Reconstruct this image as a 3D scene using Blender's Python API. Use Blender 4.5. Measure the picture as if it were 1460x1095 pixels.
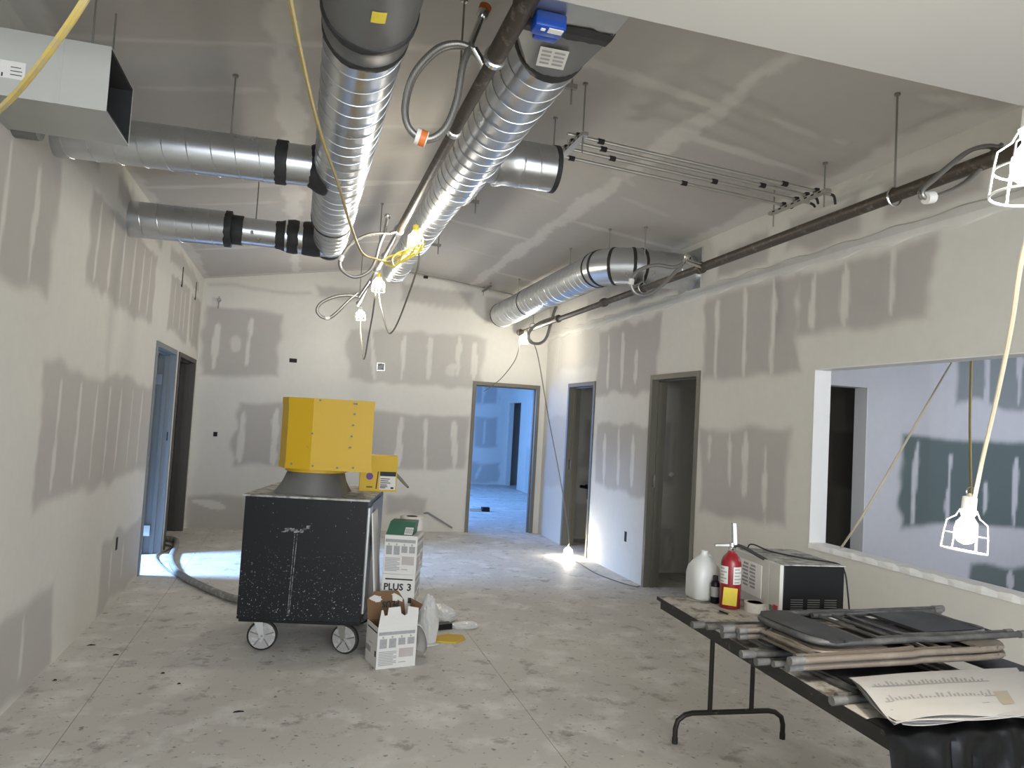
import bpy, math, random
import numpy as np
from mathutils import Vector, Matrix, Euler
random.seed(7)
for o in list(bpy.data.objects): bpy.data.objects.remove(o)
S = bpy.context.scene
COL = S.collection

# ------------------------------------------------------------------ camera
F = 1047.2; YAW, PITCH, ROLL = .2806, .0536, .0571
CAM = np.array([1.3136, 0., 1.5963])
_fw = np.array([math.sin(YAW)*math.cos(PITCH), math.cos(YAW)*math.cos(PITCH), math.sin(PITCH)])
_r0 = np.array([math.cos(YAW), -math.sin(YAW), 0.]); _u0 = np.cross(_r0, _fw)
_r = math.cos(ROLL)*_r0+math.sin(ROLL)*_u0; _u = -math.sin(ROLL)*_r0+math.cos(ROLL)*_u0
cd = bpy.data.cameras.new('camera'); cam = bpy.data.objects.new('camera', cd); COL.objects.link(cam)
cam.matrix_world = Matrix(((_r[0], _u[0], -_fw[0], CAM[0]), (_r[1], _u[1], -_fw[1], CAM[1]), (_r[2], _u[2], -_fw[2], CAM[2]), (0, 0, 0, 1)))
cd.sensor_width = 36; cd.lens = F*36/1460; cd.clip_start = .05
S.camera = cam
S.view_settings.view_transform = 'Standard'; S.view_settings.look = 'None'
S.view_settings.gamma = 1; S.view_settings.use_curve_mapping = False
S.view_settings.exposure = 0.06
# ------------------------------------------------------------------ world + daylight
wd = bpy.data.worlds.new('world'); S.world = wd; wd.use_nodes = True
wd.node_tree.nodes['Background'].inputs[0].default_value = (.45, .62, 1, 1)
wd.node_tree.nodes['Background'].inputs[1].default_value = .6
def area(name, loc, d, sx, sy, power, col):
    l = bpy.data.lights.new(name, 'AREA'); l.shape = 'RECTANGLE'; l.size = sx; l.size_y = sy; l.energy = power; l.color = col
    o = bpy.data.objects.new(name, l); COL.objects.link(o); o.location = loc
    o.rotation_euler = Vector(d).to_track_quat('-Z', 'Y').to_euler(); return o
DAY = (.30, .52, 1.)
area('daylight_left_room', (-2.85, 7.95, 2.25), (1, 0.02, -.72), .8, .8, 150, DAY).data.spread = math.radians(62)
area('daylight_far_room', (2.15, 14.2, 1.6), (1, 0, -.15), 3.4, 1.7, 330, (.17, .40, 1.))
area('daylight_side_room', (8.9, 3.4, 1.9), (-1, .25, -.1), 1.8, 1.3, 60, (.72, .80, 1.))
area('daylight_front_windows', (2.2, -3.9, 1.6), (0, 1, .05), 4.2, 2.0, 360, (.84, .91, 1.))
BULB = (1., .93, .80)
BP = 1.0     # overall bulb factor

# ------------------------------------------------------------------ pixel helpers (a pixel gives a direction, a surface gives the distance)
def ray(px, py): return _fw+_r*(px-730)/F+_u*(547.5-py)/F
def PX(px, py, x): v = ray(px, py); return Vector(CAM+v*(x-CAM[0])/v[0])
def PY(px, py, y): v = ray(px, py); return Vector(CAM+v*(y-CAM[1])/v[1])
def PZ(px, py, z): v = ray(px, py); return Vector(CAM+v*(z-CAM[2])/v[2])
def PD(px, py, t): return Vector(CAM+ray(px, py)*t)

W, D, HD = 4.837, 10.4, 2.18
RX, RZ, EL, ER = 2.5, 3.70, 3.275, 3.403
def ceil_z(x): return EL+(RZ-EL)*x/RX if x < RX else RZ-(RZ-ER)*(x-RX)/(W-RX)

# ------------------------------------------------------------------ materials
def newmat(name):
    m = bpy.data.materials.new(name); m.use_nodes = True
    nt = m.node_tree; b = nt.nodes['Principled BSDF']; return m, nt, b
def N(nt, t, **k):
    n = nt.nodes.new(t)
    for a, v in k.items():
        if hasattr(n, a): setattr(n, a, v)
        else: n.inputs[a.replace('_', ' ')].default_value = v
    return n
def pos(nt, obj=False):
    if obj: return nt.nodes.new('ShaderNodeTexCoord').outputs['Object']
    return nt.nodes.new('ShaderNodeNewGeometry').outputs['Position']
def noise(nt, vec, scale, detail=4, rough=.55):
    n = nt.nodes.new('ShaderNodeTexNoise'); n.inputs['Scale'].default_value = scale; n.inputs['Detail'].default_value = detail
    n.inputs['Roughness'].default_value = rough; nt.links.new(vec, n.inputs['Vector']); return n.outputs['Fac']
def ramp(nt, fac, stops):
    n = nt.nodes.new('ShaderNodeValToRGB'); e = n.color_ramp.elements
    while len(e) < len(stops): e.new(.5)
    for q, (p, c) in zip(e, stops): q.position = p; q.color = (c, c, c, 1) if isinstance(c, (int, float)) else (*c, 1)
    nt.links.new(fac, n.inputs[0]); return n.outputs[0]
def mix(nt, fac, a, b, mode='MIX'):
    n = nt.nodes.new('ShaderNodeMix'); n.data_type = 'RGBA'; n.blend_type = mode
    for s, v in ((n.inputs[0], fac), (n.inputs[6], a), (n.inputs[7], b)):
        if isinstance(v, (int, float)): s.default_value = v
        elif isinstance(v, tuple): s.default_value = (*v, 1) if len(v) == 3 else v
        else: nt.links.new(v, s)
    return n.outputs[2]
def bump(nt, b, h, strength=.2, dist=.01):
    n = nt.nodes.new('ShaderNodeBump'); n.inputs['Strength'].default_value = strength; n.inputs['Distance'].default_value = dist
    nt.links.new(h, n.inputs['Height']); nt.links.new(n.outputs[0], b.inputs['Normal'])
def plain(name, col, rough=.6, metal=0., var=.12, scale=9., spec=.5, bumpk=0, trans=0):
    m, nt, b = newmat(name)
    f = noise(nt, pos(nt, True), scale)
    c = mix(nt, f, tuple(x*(1-var) for x in col), tuple(min(1, x*(1+var)) for x in col))
    nt.links.new(c, b.inputs['Base Color']); b.inputs['Roughness'].default_value = rough; b.inputs['Metallic'].default_value = metal
    b.inputs['Specular IOR Level'].default_value = spec
    if trans: b.inputs['Transmission Weight'].default_value = trans
    if bumpk: bump(nt, b, f, bumpk, .004)
    return m
def dusty(name, col, dust=(.62, .60, .56), lo=.52, hi=.72, rough=.55, metal=0., scale=24.):
    m, nt, b = newmat(name); p = pos(nt, True)
    f = ramp(nt, noise(nt, p, scale, 6, .65), [(lo, 0.), (hi, 1.)])
    nt.links.new(mix(nt, f, col, dust), b.inputs['Base Color'])
    b.inputs['Roughness'].default_value = rough; b.inputs['Metallic'].default_value = metal
    return m
def mud_mat(name, board, mud):
    m, nt, b = newmat(name); p = pos(nt)
    a = nt.nodes.new('ShaderNodeAttribute'); a.attribute_name = 'mud'
    f1 = noise(nt, p, 1.3, 5); f2 = noise(nt, p, 14, 5)
    bc = mix(nt, f1, tuple(x*.93 for x in board), tuple(x*1.07 for x in board))
    mc = mix(nt, f1, tuple(x*.94 for x in mud), tuple(x*1.05 for x in mud))
    c = mix(nt, a.outputs['Fac'], bc, mc)
    c = mix(nt, f2, mix(nt, .12, c, (.2, .19, .18)), c)
    nt.links.new(c, b.inputs['Base Color']); b.inputs['Roughness'].default_value = .88; b.inputs['Specular IOR Level'].default_value = .2
    bump(nt, b, a.outputs['Fac'], .25, .004)
    return m
M = {}
M['wall'] = mud_mat('drywall_with_joint_compound', (.445, .42, .385), (.66, .64, .58))
M['green'] = mud_mat('moisture_board_with_compound', (.13, .17, .165), (.62, .62, .63))
M['ceil'] = mud_mat('ceiling_board_with_tape', (.45, .425, .39), (.64, .615, .565))
M['paint'] = plain('primed_drywall', (.43, .42, .395), .85, var=.03, scale=2)
# concrete floor with dust, scuffs and spatters
m, nt, b = newmat('dusty_concrete'); p = pos(nt)
base = mix(nt, noise(nt, p, .9, 5), (.50, .475, .435), (.63, .605, .56))
base = mix(nt, ramp(nt, noise(nt, p, 3.1, 7, .62), [(.50, 0.), (.66, 1.)]), base, (.70, .68, .64))
base = mix(nt, ramp(nt, noise(nt, p, 5.3, 6, .66), [(.565, 0.), (.66, .7)]), base, (.27, .245, .22))
base = mix(nt, ramp(nt, noise(nt, p, 21, 5, .6), [(.615, 0.), (.68, .85)]), base, (.19, .175, .16))
vv = nt.nodes.new('ShaderNodeTexVoronoi'); vv.inputs['Scale'].default_value = 7; nt.links.new(p, vv.inputs['Vector'])
base = mix(nt, ramp(nt, vv.outputs['Distance'], [(.04, .9), (.075, 0.)]), base, (.70, .68, .64))
nt.links.new(base, b.inputs['Base Color']); b.inputs['Roughness'].default_value = .62; b.inputs['Specular IOR Level'].default_value = .35
bump(nt, b, noise(nt, p, 30, 5), .12, .004); M['floor'] = m
M['whitemud'] = plain('raw_joint_compound', (.66, .64, .58), .9, var=.08, scale=5)
M['jointbed'] = plain('dusty_joint_filler', (.24, .225, .2), .9)
# galvanised spiral duct
m, nt, b = newmat('galvanised_steel'); p = pos(nt)
f = noise(nt, p, 6, 4); vv = nt.nodes.new('ShaderNodeTexVoronoi'); vv.inputs['Scale'].default_value = 55; nt.links.new(p, vv.inputs['Vector'])
c = mix(nt, f, (.56, .58, .60), (.62, .64, .66)); c = mix(nt, .06, c, mix(nt, vv.outputs['Distance'], (.4, .42, .44), (.85, .86, .87)))
nt.links.new(c, b.inputs['Base Color']); b.inputs['Metallic'].default_value = 1
nt.links.new(ramp(nt, f, [(.3, .27), (.7, .32)]), b.inputs['Roughness']); M['galv'] = m
M['galvdull'] = plain('dull_galvanised_sheet', (.50, .51, .49), .42, 1., .08, 3)
M['sheet'] = plain('grey_coated_duct_sheet', (.50, .50, .46), .48, .35, .06, 4)
M['inner'] = plain('flat_black', (.02, .02, .02), .9)
M['seal'] = plain('black_duct_sealant', (.018, .018, .018), .65, bumpk=.6, scale=30)
M['steelpipe'] = dusty('brown_steel_pipe', (.075, .06, .045), (.28, .26, .22), .55, .8, .5, .5)
M['steel'] = plain('bright_steel', (.62, .61, .58), .25, 1., .1, 30)
m, nt, b = newmat('braided_stainless_hose'); w = nt.nodes.new('ShaderNodeTexWave'); w.inputs['Scale'].default_value = 90; w.inputs['Distortion'].default_value = 3
nt.links.new(pos(nt), w.inputs['Vector']); nt.links.new(mix(nt, w.outputs['Fac'], (.13, .125, .115), (.48, .465, .43)), b.inputs['Base Color'])
b.inputs['Metallic'].default_value = .8; b.inputs['Roughness'].default_value = .42; M['braid'] = m
M['rod'] = plain('zinc_rod', (.30, .29, .27), .5, .8)
M['conduit'] = plain('zinc_conduit', (.50, .49, .45), .35, .9)
M['frame'] = plain('taupe_metal_door_frame', (.15, .138, .108), .5, .1, .06, 5)
M['framebluelit'] = plain('bluelit_grey_metal_door', (.17, .19, .20), .5, .1, .06, 5)  # grey tinted blue, the daylight's cast put into the colour
M['framebrown'] = plain('dark_bronze_metal_door', (.062, .054, .043), .5, .1, .06, 5)
M['black'] = plain('black_plastic', (.007, .007, .008), .42, spec=.28)
M['bag'] = plain('black_plastic_sheeting', (.003, .003, .0035), .36, var=.3, scale=5, spec=.16)
M['dark'] = plain('cavity_shade_and_dark_parts', (.015, .014, .013), .9)  # black in place of the shade inside boxes and slots; also dark parts
M['yellow'] = dusty('yellow_enamel_with_chips', (.56, .345, .006), (.09, .06, .03), .70, .74, .5, 0, 13)
M['yellowbox'] = plain('yellow_card', (.58, .38, .03), .7, var=.05)
M['white'] = plain('white_card', (.66, .64, .60), .75, var=.05)
M['whitelit'] = plain('white_plastic_and_lit_jamb', (.80, .79, .76), .45, var=.03)  # on the jambs, whiter than the wall to carry the light there
M['print'] = plain('grey_print', (.33, .33, .33), .8, var=.2, scale=60)
M['pinkprint'] = plain('faded_print', (.45, .40, .38), .8, var=.1)
M['ink'] = plain('black_ink', (.03, .03, .035), .8)
M['purple'] = plain('purple_ink', (.14, .06, .22), .7)
M['kraft'] = plain('brown_kraft_card', (.17, .095, .045), .85, var=.12)
M['green_card'] = plain('green_card', (.025, .10, .055), .6, var=.15)
M['tape_dust'] = dusty('dusty_joint_tape', (.66, .63, .58), (.4, .39, .37))
M['sheeting'] = plain('clear_milky_plastic_film', (.72, .71, .68), .25, var=.05, trans=.25)
M['rubber'] = plain('black_rubber', (.02, .02, .02), .7)
M['hub'] = dusty('grey_caster_wheel', (.33, .32, .31), (.55, .53, .5), .5, .7)
M['greymetal'] = plain('grey_sheet_metal', (.17, .17, .165), .45, .5)
M['hose'] = dusty('grey_blower_hose', (.22, .21, .19), (.5, .48, .44))
M['ycord'] = dusty('yellow_cord', (.42, .31, .075), (.30, .27, .20), .45, .75)
M['ylit'] = plain('yellow_plastic_and_lit_cord', (.85, .68, .10), .4)
M['ccord'] = plain('cream_cord', (.50, .45, .33), .6)
M['gcord'] = plain('grey_brown_cord', (.20, .18, .14), .6)
M['wire'] = plain('white_cage_wire', (.85, .84, .80), .4)
M['redext'] = plain('extinguisher_red', (.25, .012, .018), .32, var=.05)
M['yellab'] = plain('yellow_label', (.72, .58, .06), .6, var=.1, scale=40)
M['jug'] = plain('milky_jug_plastic', (.62, .63, .61), .35, var=.03)
M['chrome'] = plain('worn_chrome', (.8, .8, .78), .15, 1.)
M['mwgrey'] = plain('pale_grey_microwave', (.58, .57, .53), .45, var=.04)
M['red'] = plain('red_plastic', (.40, .03, .05), .5)
M['tabletop'] = dusty('worn_table_top', (.16, .13, .105), (.52, .49, .44), .40, .52, .55, 0, 9)
M['tableedge'] = dusty('dark_table_edge', (.022, .019, .017), (.3, .28, .25), .62, .8)
M['tableleg'] = dusty('dark_brown_steel_leg', (.030, .025, .020), (.25, .23, .2), .64, .8, .45, .3)
M['chairblack'] = dusty('black_vinyl_chair', (.022, .023, .025), (.10, .10, .10), .5, .95, .45, 0, 6)
M['chairgrey'] = dusty('charcoal_chair_tube', (.06, .06, .06), (.22, .215, .205), .45, .95, .5, .2, 9)
M['chairtan'] = dusty('tan_chair_tube', (.17, .14, .11), (.32, .285, .24), .5, .95, .5, .1, 9)
M['chaircap'] = dusty('grey_chair_foot_cap', (.12, .117, .112), (.23, .22, .21), .45, .8)
M['paper'] = plain('plan_paper', (.41, .398, .38), .8, var=.05, scale=6)
M['paperink'] = plain('faint_plan_ink', (.27, .26, .258), .85, var=.1)
M['stain'] = plain('tan_stain', (.33, .285, .22), .85)
M['blue'] = plain('blue_actuator_housing', (.008, .06, .36), .35)
M['orange'] = plain('orange_cap', (.60, .16, .03), .5)
M['redtag'] = plain('red_tape', (.35, .06, .05), .6)
M['ladder'] = plain('yellow_fibreglass', (.35, .27, .03), .5)
m, nt, b = newmat('black_blower_cabinet'); p = pos(nt, True)
geo = nt.nodes.new('ShaderNodeSeparateXYZ'); nt.links.new(p, geo.inputs[0])
sp = ramp(nt, noise(nt, p, 78, 4, .62), [(.635, 0.), (.67, 1.)])
low = ramp(nt, geo.outputs[2], [(.30, 1.), (.72, 0.)])
mm = nt.nodes.new('ShaderNodeMath'); mm.operation = 'MULTIPLY'; nt.links.new(sp, mm.inputs[0]); nt.links.new(low, mm.inputs[1])
c = mix(nt, mm.outputs[0], (.008, .009, .010), (.50, .50, .48))
c = mix(nt, ramp(nt, noise(nt, p, 90, 2), [(.735, 0.), (.75, .8)]), c, (.5, .5, .48))
nt.links.new(c, b.inputs['Base Color']); b.inputs['Roughness'].default_value = .42; b.inputs['Specular IOR Level'].default_value = .28; M['cabinet'] = m
M['smear'] = dusty('white_smear', (.03, .032, .033), (.33, .33, .32), .42, .6, .6, 0, 60)
M['topdust'] = dusty('dust_covered_top', (.12, .12, .115), (.5, .49, .46), .35, .6, .7, 0, 14)
def emit(name, col, s):
    m, nt, b = newmat(name); nt.nodes.remove(b); e = nt.nodes.new('ShaderNodeEmission'); e.inputs[0].default_value = (*col, 1); e.inputs[1].default_value = s
    nt.links.new(e.outputs[0], nt.nodes['Material Output'].inputs[0]); return m

# ------------------------------------------------------------------ mesh builder
def frame_of(d):
    d = d.normalized(); a = Vector((0, 0, 1)) if abs(d.z) < .9 else Vector((1, 0, 0))
    x = a.cross(d).normalized(); return x, d.cross(x)
class MB:
    def __init__(s, T=None): s.v = []; s.f = []; s.T = T
    def add(s, vs, fs):
        k = len(s.v); s.v += [Vector(q) for q in vs]; s.f += [tuple(i+k for i in f) for f in fs]; return s
    def hexa(s, p): return s.add(p, [(3, 2, 1, 0), (4, 5, 6, 7), (0, 1, 5, 4), (1, 2, 6, 5), (2, 3, 7, 6), (3, 0, 4, 7)])
    def box(s, a, b):
        (x0, y0, z0), (x1, y1, z1) = a, b
        return s.hexa([(x0, y0, z0), (x1, y0, z0), (x1, y1, z0), (x0, y1, z0), (x0, y0, z1), (x1, y0, z1), (x1, y1, z1), (x0, y1, z1)])
    def bevbox(s, a, b, r):
        """box with chamfered edges"""
        (x0, y0, z0), (x1, y1, z1) = a, b; k = len(s.v); import bmesh
        bm = bmesh.new(); bmesh.ops.create_cube(bm, size=1)
        for v in bm.verts: v.co = Vector(((x0+x1)/2+v.co.x*(x1-x0), (y0+y1)/2+v.co.y*(y1-y0), (z0+z1)/2+v.co.z*(z1-z0)))
        bmesh.ops.bevel(bm, geom=bm.edges[:], offset=r, segments=2, affect='EDGES', profile=.5)
        bm.verts.index_update(); s.add([v.co.copy() for v in bm.verts], [tuple(v.index for v in f.verts) for f in bm.faces]); bm.free(); return s
    def cyl(s, a, b, r0, r1=None, n=20, caps=True):
        a, b = Vector(a), Vector(b); r1 = r0 if r1 is None else r1; x, y = frame_of(b-a); vs = []
        for c, r in ((a, r0), (b, r1)):
            vs += [c+(x*math.cos(2*math.pi*i/n)+y*math.sin(2*math.pi*i/n))*r for i in range(n)]
        fs = [(i, (i+1) % n, n+(i+1) % n, n+i) for i in range(n)]
        if caps: fs += [tuple(range(n))[::-1], tuple(range(n, 2*n))]
        return s.add(vs, fs)
    def lathe(s, base, axis, prof, n=24, wob=0.):
        """prof: (distance along axis, radius)"""
        base = Vector(base); axis = Vector(axis).normalized(); x, y = frame_of(axis); vs = []; fs = []
        for t, r in prof:
            for i in range(n):
                a = 2*math.pi*i/n; q = (random.random()-.5)*wob
                vs.append(base+axis*(t+q)+(x*math.cos(a)+y*math.sin(a))*max(r, .0001))
        for j in range(len(prof)-1):
            fs += [(j*n+i, j*n+(i+1) % n, (j+1)*n+(i+1) % n, (j+1)*n+i) for i in range(n)]
        fs += [tuple(range(n))[::-1], tuple(range((len(prof)-1)*n, len(prof)*n))]
        return s.add(vs, fs)
    def tube(s, pts, r, n=8, closed=False, caps=True):
        pts = [Vector(p) for p in pts]; m = len(pts); vs = []; fs = []; px = None
        for i, p in enumerate(pts):
            if closed: d = pts[(i+1) % m]-pts[i-1]
            else: d = pts[min(i+1, m-1)]-pts[max(i-1, 0)]
            d.normalize()
            if px is None: x, y = frame_of(d)
            else:
                x = px-d*px.dot(d)
                x = x.normalized() if x.length > 1e-6 else frame_of(d)[0]
                y = d.cross(x)
            px = x; rr = r[i] if isinstance(r, (list, tuple)) else r
            vs += [p+(x*math.cos(2*math.pi*k/n)+y*math.sin(2*math.pi*k/n))*rr for k in range(n)]
        for i in range(m if closed else m-1):
            j = (i+1) % m; fs += [(i*n+k, i*n+(k+1) % n, j*n+(k+1) % n, j*n+k) for k in range(n)]
        if caps and not closed: fs += [tuple(range(n))[::-1], tuple(range((m-1)*n, m*n))]
        return s.add(vs, fs)
    def prism(s, poly, d):
        """polygon (3d points) extruded by vector d"""
        n = len(poly); d = Vector(d); poly = [Vector(p) for p in poly]
        return s.add(poly+[p+d for p in poly], [tuple(range(n))[::-1], tuple(range(n, 2*n))]+[(i, (i+1) % n, n+(i+1) % n, n+i) for i in range(n)])
    def quad(s, a, b, c, d): return s.add([a, b, c, d], [(0, 1, 2, 3)])
    def sheet(s, grid, th):
        """grid[i][j] of points -> thin closed sheet of thickness th (downwards z)"""
        r, c = len(grid), len(grid[0]); top = [Vector(p) for row in grid for p in row]; vs = top+[p-Vector((0, 0, th)) for p in top]; k = r*c; fs = []
        for i in range(r-1):
            for j in range(c-1):
                q = (i*c+j, i*c+j+1, (i+1)*c+j+1, (i+1)*c+j); fs += [q, tuple(x+k for x in q[::-1])]
        edge = [j for j in range(c)]+[i*c+c-1 for i in range(1, r)]+[(r-1)*c+j for j in range(c-2, -1, -1)]+[i*c for i in range(r-2, 0, -1)]
        for a, b2 in zip(edge, edge[1:]+edge[:1]): fs.append((b2, a, a+k, b2+k))
        return s.add(vs, fs)
    def build(s, name, mat, parent=None, smooth=False, kind=None):
        vs = s.v
        if s.T is not None: vs = [s.T @ v for v in vs]
        off = Vector((0, 0, 0)); q = parent
        while q is not None: off += Vector(q.location); q = q.parent
        me = bpy.data.meshes.new(name); me.from_pydata([tuple(v-off) for v in vs], [], s.f); me.validate()
        if smooth:
            me.polygons.foreach_set('use_smooth', [True]*len(me.polygons))
            me.set_sharp_from_angle(angle=math.radians(42))
        me.materials.append(mat if not isinstance(mat, str) else M[mat])
        o = bpy.data.objects.new(name, me); COL.objects.link(o); o.parent = parent
        if kind: o['kind'] = kind
        elif name in ('print', 'sticker_print', 'vent_slots') : o['kind'] = 'stuff'
        return o
def fix_normals(o):
    import bmesh
    bm = bmesh.new(); bm.from_mesh(o.data); bmesh.ops.recalc_face_normals(bm, faces=bm.faces[:]); bm.to_mesh(o.data); bm.free()
def thing(name, loc, label, cat, group=None):
    o = bpy.data.objects.new(name, None); COL.objects.link(o); o.location = loc; o.empty_display_size = .1
    return tag(o, label, cat, group)
def tag(o, label, cat, group=None):
    o['label'] = label; o['category'] = cat
    if group: o['group'] = group
    return o
def struct(name, loc=(0, 0, 0), label=None):
    o = bpy.data.objects.new(name, None); COL.objects.link(o); o.location = loc; o['kind'] = 'structure'
    if label: o['label'] = label
    return o
def spline(pts, k=8, closed=False):
    pts = [Vector(p) for p in pts]; n = len(pts); out = []
    for i in range(n if closed else n-1):
        g = lambda j: pts[j % n] if closed else pts[min(max(j, 0), n-1)]
        p0, p1, p2, p3 = g(i-1), g(i), g(i+1), g(i+2)
        for t in range(k):
            t /= k
            out.append(.5*((2*p1)+(p2-p0)*t+(2*p0-5*p1+4*p2-p3)*t*t+(3*p1-p0-3*p2+p3)*t**3))
    if not closed: out.append(pts[-1])
    return out
def text_mesh(txt, size, mat, parent, T, name='lettering'):
    cu = bpy.data.curves.new('t', 'FONT'); cu.body = txt; cu.size = size; cu.extrude = .0004; cu.offset = .0018; cu.resolution_u = 2
    o = bpy.data.objects.new('t', cu); COL.objects.link(o); bpy.context.view_layer.update()
    me = bpy.data.meshes.new_from_object(o.evaluated_get(bpy.context.evaluated_depsgraph_get())); bpy.data.objects.remove(o)
    off = Vector((0, 0, 0)); q = parent
    while q is not None: off += Vector(q.location); q = q.parent
    me.transform(Matrix.Translation(-off) @ T); me.materials.clear(); me.materials.append(M[mat])
    r = bpy.data.objects.new(name, me); COL.objects.link(r); r.parent = parent; return r

# ------------------------------------------------------------------ walls with joint compound
def wob(u, v, k, amp, seed):
    rs = np.random.RandomState(seed); o = np.zeros_like(u)
    for i in range(5):
        a, b = rs.randn(2)*k*(1+i*.8); o = o+np.sin(a*u+b*v+rs.rand()*6.28)/(1+i*.6)
    return o*amp/2
def sstep(x): x = np.clip(x, 0, 1); return x*x*(3-2*x)
def mud_field(u, v, base, rects, streaks, lines=(), seed=0):
    m = np.full_like(u, base)
    for i, (u0, u1, v0, v1, val) in enumerate(rects):
        du = wob(u, v, 4, .05, seed+i*3)+wob(u, v, 11, .008, seed+i*3+50); dv = wob(u, v, 4, .045, seed+i*3+1)+wob(u, v, 11, .008, seed+i*3+51)
        d = np.minimum(np.minimum(u+du-u0, u1-u-du), np.minimum(v+dv-v0, v1-v-dv))
        k = sstep((d+.025)/.08); m = m*(1-k)+val*k
    for i, (u0, v0, u1, v1, hw, val) in enumerate(list(streaks)+list(lines)):
        L = math.hypot(u1-u0, v1-v0)+1e-6; tu, tv = (u1-u0)/L, (v1-v0)/L
        a = (u-u0)*tu+(v-v0)*tv; d = np.abs((u-u0)*-tv+(v-v0)*tu+(wob(u, v, 4, .4*hw, seed+300+i)))
        w = hw*(1+wob(u, v, 5, .55, seed+100+i))*(.55+.45*np.clip(np.minimum(a, L-a)/(.25*L)+.25, 0, 1))
        k = sstep((w-d)/(.45*hw)+.3)*sstep((a+.04)/.05)*sstep((L+.04-a)/.05)
        m = m*(1-k)+val*k
    return m
def grid_wall(name, o, U, V, us, vs, holes, back, mat, base=1., rects=(), streaks=(), lines=(), seed=0, vtop=None, label=None):
    o, U, V = np.array(o, float), np.array(U, float), np.array(V, float)
    for h in holes: us = list(us)+[h[0], h[1]]; vs = list(vs)+[h[2], h[3]]
    us = np.unique(np.round(us, 4)); vs = np.unique(np.round(vs, 4))
    uu, vv = np.meshgrid(us, vs, indexing='ij'); nu, nv = uu.shape
    mud = mud_field(uu, vv, base, rects, streaks, lines, seed)
    vz = vv if vtop is None else vv*np.array([vtop(x) for x in us])[:, None]/vs[-1]
    P = o+uu[..., None]*U+vz[..., None]*V; P = P.reshape(-1, 3)
    idx = np.arange(nu*nv).reshape(nu, nv); a, b_, c, d = idx[:-1, :-1], idx[1:, :-1], idx[1:, 1:], idx[:-1, 1:]
    cu = (us[:-1]+us[1:])/2; cv = (vs[:-1]+vs[1:])/2; keep = np.ones((nu-1, nv-1), bool)
    for h in holes: keep &= ~(((cu > h[0]) & (cu < h[1]))[:, None] & ((cv > h[2]) & (cv < h[3]))[None, :])
    q = np.stack([a[keep], b_[keep], c[keep], d[keep]], 1)
    back = np.array(back, float)
    n0 = len(P); coarse = []; cf = []
    def cq(*pts):
        k = n0+len(coarse); coarse.extend(pts); cf.append([k, k+1, k+2, k+3])
    def pt(u, v, t): return o+u*U+v*V+back*t
    for (h0, h1, g0, g1) in holes:
        cq(pt(h0, g0, 0), pt(h0, g1, 0), pt(h0, g1, 1), pt(h0, g0, 1)); cq(pt(h1, g0, 0), pt(h1, g1, 0), pt(h1, g1, 1), pt(h1, g0, 1))
        cq(pt(h0, g1, 0), pt(h1, g1, 0), pt(h1, g1, 1), pt(h0, g1, 1))
        if g0 > .01: cq(pt(h0, g0, 0), pt(h1, g0, 0), pt(h1, g0, 1), pt(h0, g0, 1))
    # back face: coarse bands around the holes
    ub = sorted({us[0], us[-1]} | {h[0] for h in holes} | {h[1] for h in holes}); vb = sorted({vs[0], vs[-1]} | {h[2] for h in holes} | {h[3] for h in holes})
    for i in range(len(ub)-1):
        for j in range(len(vb)-1):
            x, y = (ub[i]+ub[i+1])/2, (vb[j]+vb[j+1])/2
            if any(h[0] < x < h[1] and h[2] < y < h[3] for h in holes): continue
            cq(pt(ub[i], vb[j], 1), pt(ub[i+1], vb[j], 1), pt(ub[i+1], vb[j+1], 1), pt(ub[i], vb[j+1], 1))
    verts = np.concatenate([P, np.array(coarse).reshape(-1, 3)]) if coarse else P
    faces = np.concatenate([q, np.array(cf)]) if cf else q
    me = bpy.data.meshes.new(name); me.vertices.add(len(verts)); me.vertices.foreach_set('co', verts.astype(np.float32).ravel())
    me.loops.add(faces.size); me.loops.foreach_set('vertex_index', faces.ravel().astype(np.int32))
    me.polygons.add(len(faces)); me.polygons.foreach_set('loop_start', np.arange(0, faces.size, 4, dtype=np.int32))
    me.update(calc_edges=True); me.validate()
    at = me.attributes.new('mud', 'FLOAT', 'POINT'); vals = np.ones(len(verts), np.float32); vals[:n0] = mud.ravel(); at.data.foreach_set('value', vals)
    me.materials.append(M[mat]); ob = bpy.data.objects.new(name, me); COL.objects.link(ob); ob['kind'] = 'structure'
    if label: ob['label'] = label
    return ob
def rng(a, b, s): return list(np.linspace(a, b, max(2, int(round((b-a)/s))+1)))

# pixel rectangles / streaks of bare board on each wall
def rx(x, l, val=.0):   # on a wall of constant x: u = y, v = z
    o = []
    for (a, b, c, d) in l:
        p, q = PX(a, b, x), PX(c, d, x); o.append((min(p.y, q.y), max(p.y, q.y), min(p.z, q.z), max(p.z, q.z), val))
    return o
def sx(x, l, hw=.036, val=.95):
    o = []
    for (a, b, c, d) in l: p, q = PX(a, b, x), PX(c, d, x); o.append((p.y, p.z, q.y, q.z, hw, val))
    return o
def ry(y, l, val=.0):
    o = []
    for (a, b, c, d) in l:
        p, q = PY(a, b, y), PY(c, d, y); o.append((min(p.x, q.x), max(p.x, q.x), min(p.z, q.z), max(p.z, q.z), val))
    return o
def sy(y, l, hw=.038, val=.95):
    o = []
    for (a, b, c, d) in l: p, q = PY(a, b, y), PY(c, d, y); o.append((p.x, p.z, q.x, q.z, hw, val))
    return o
T_W = .13
doors_r = [(8.464, 9.407), (5.987, 6.965)]; doors_l = [(7.496, 8.66), (8.84, 10.2)]; door_f = (3.723, 4.748)
win = (1.9, 4.43, .873, 2.105)
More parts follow.
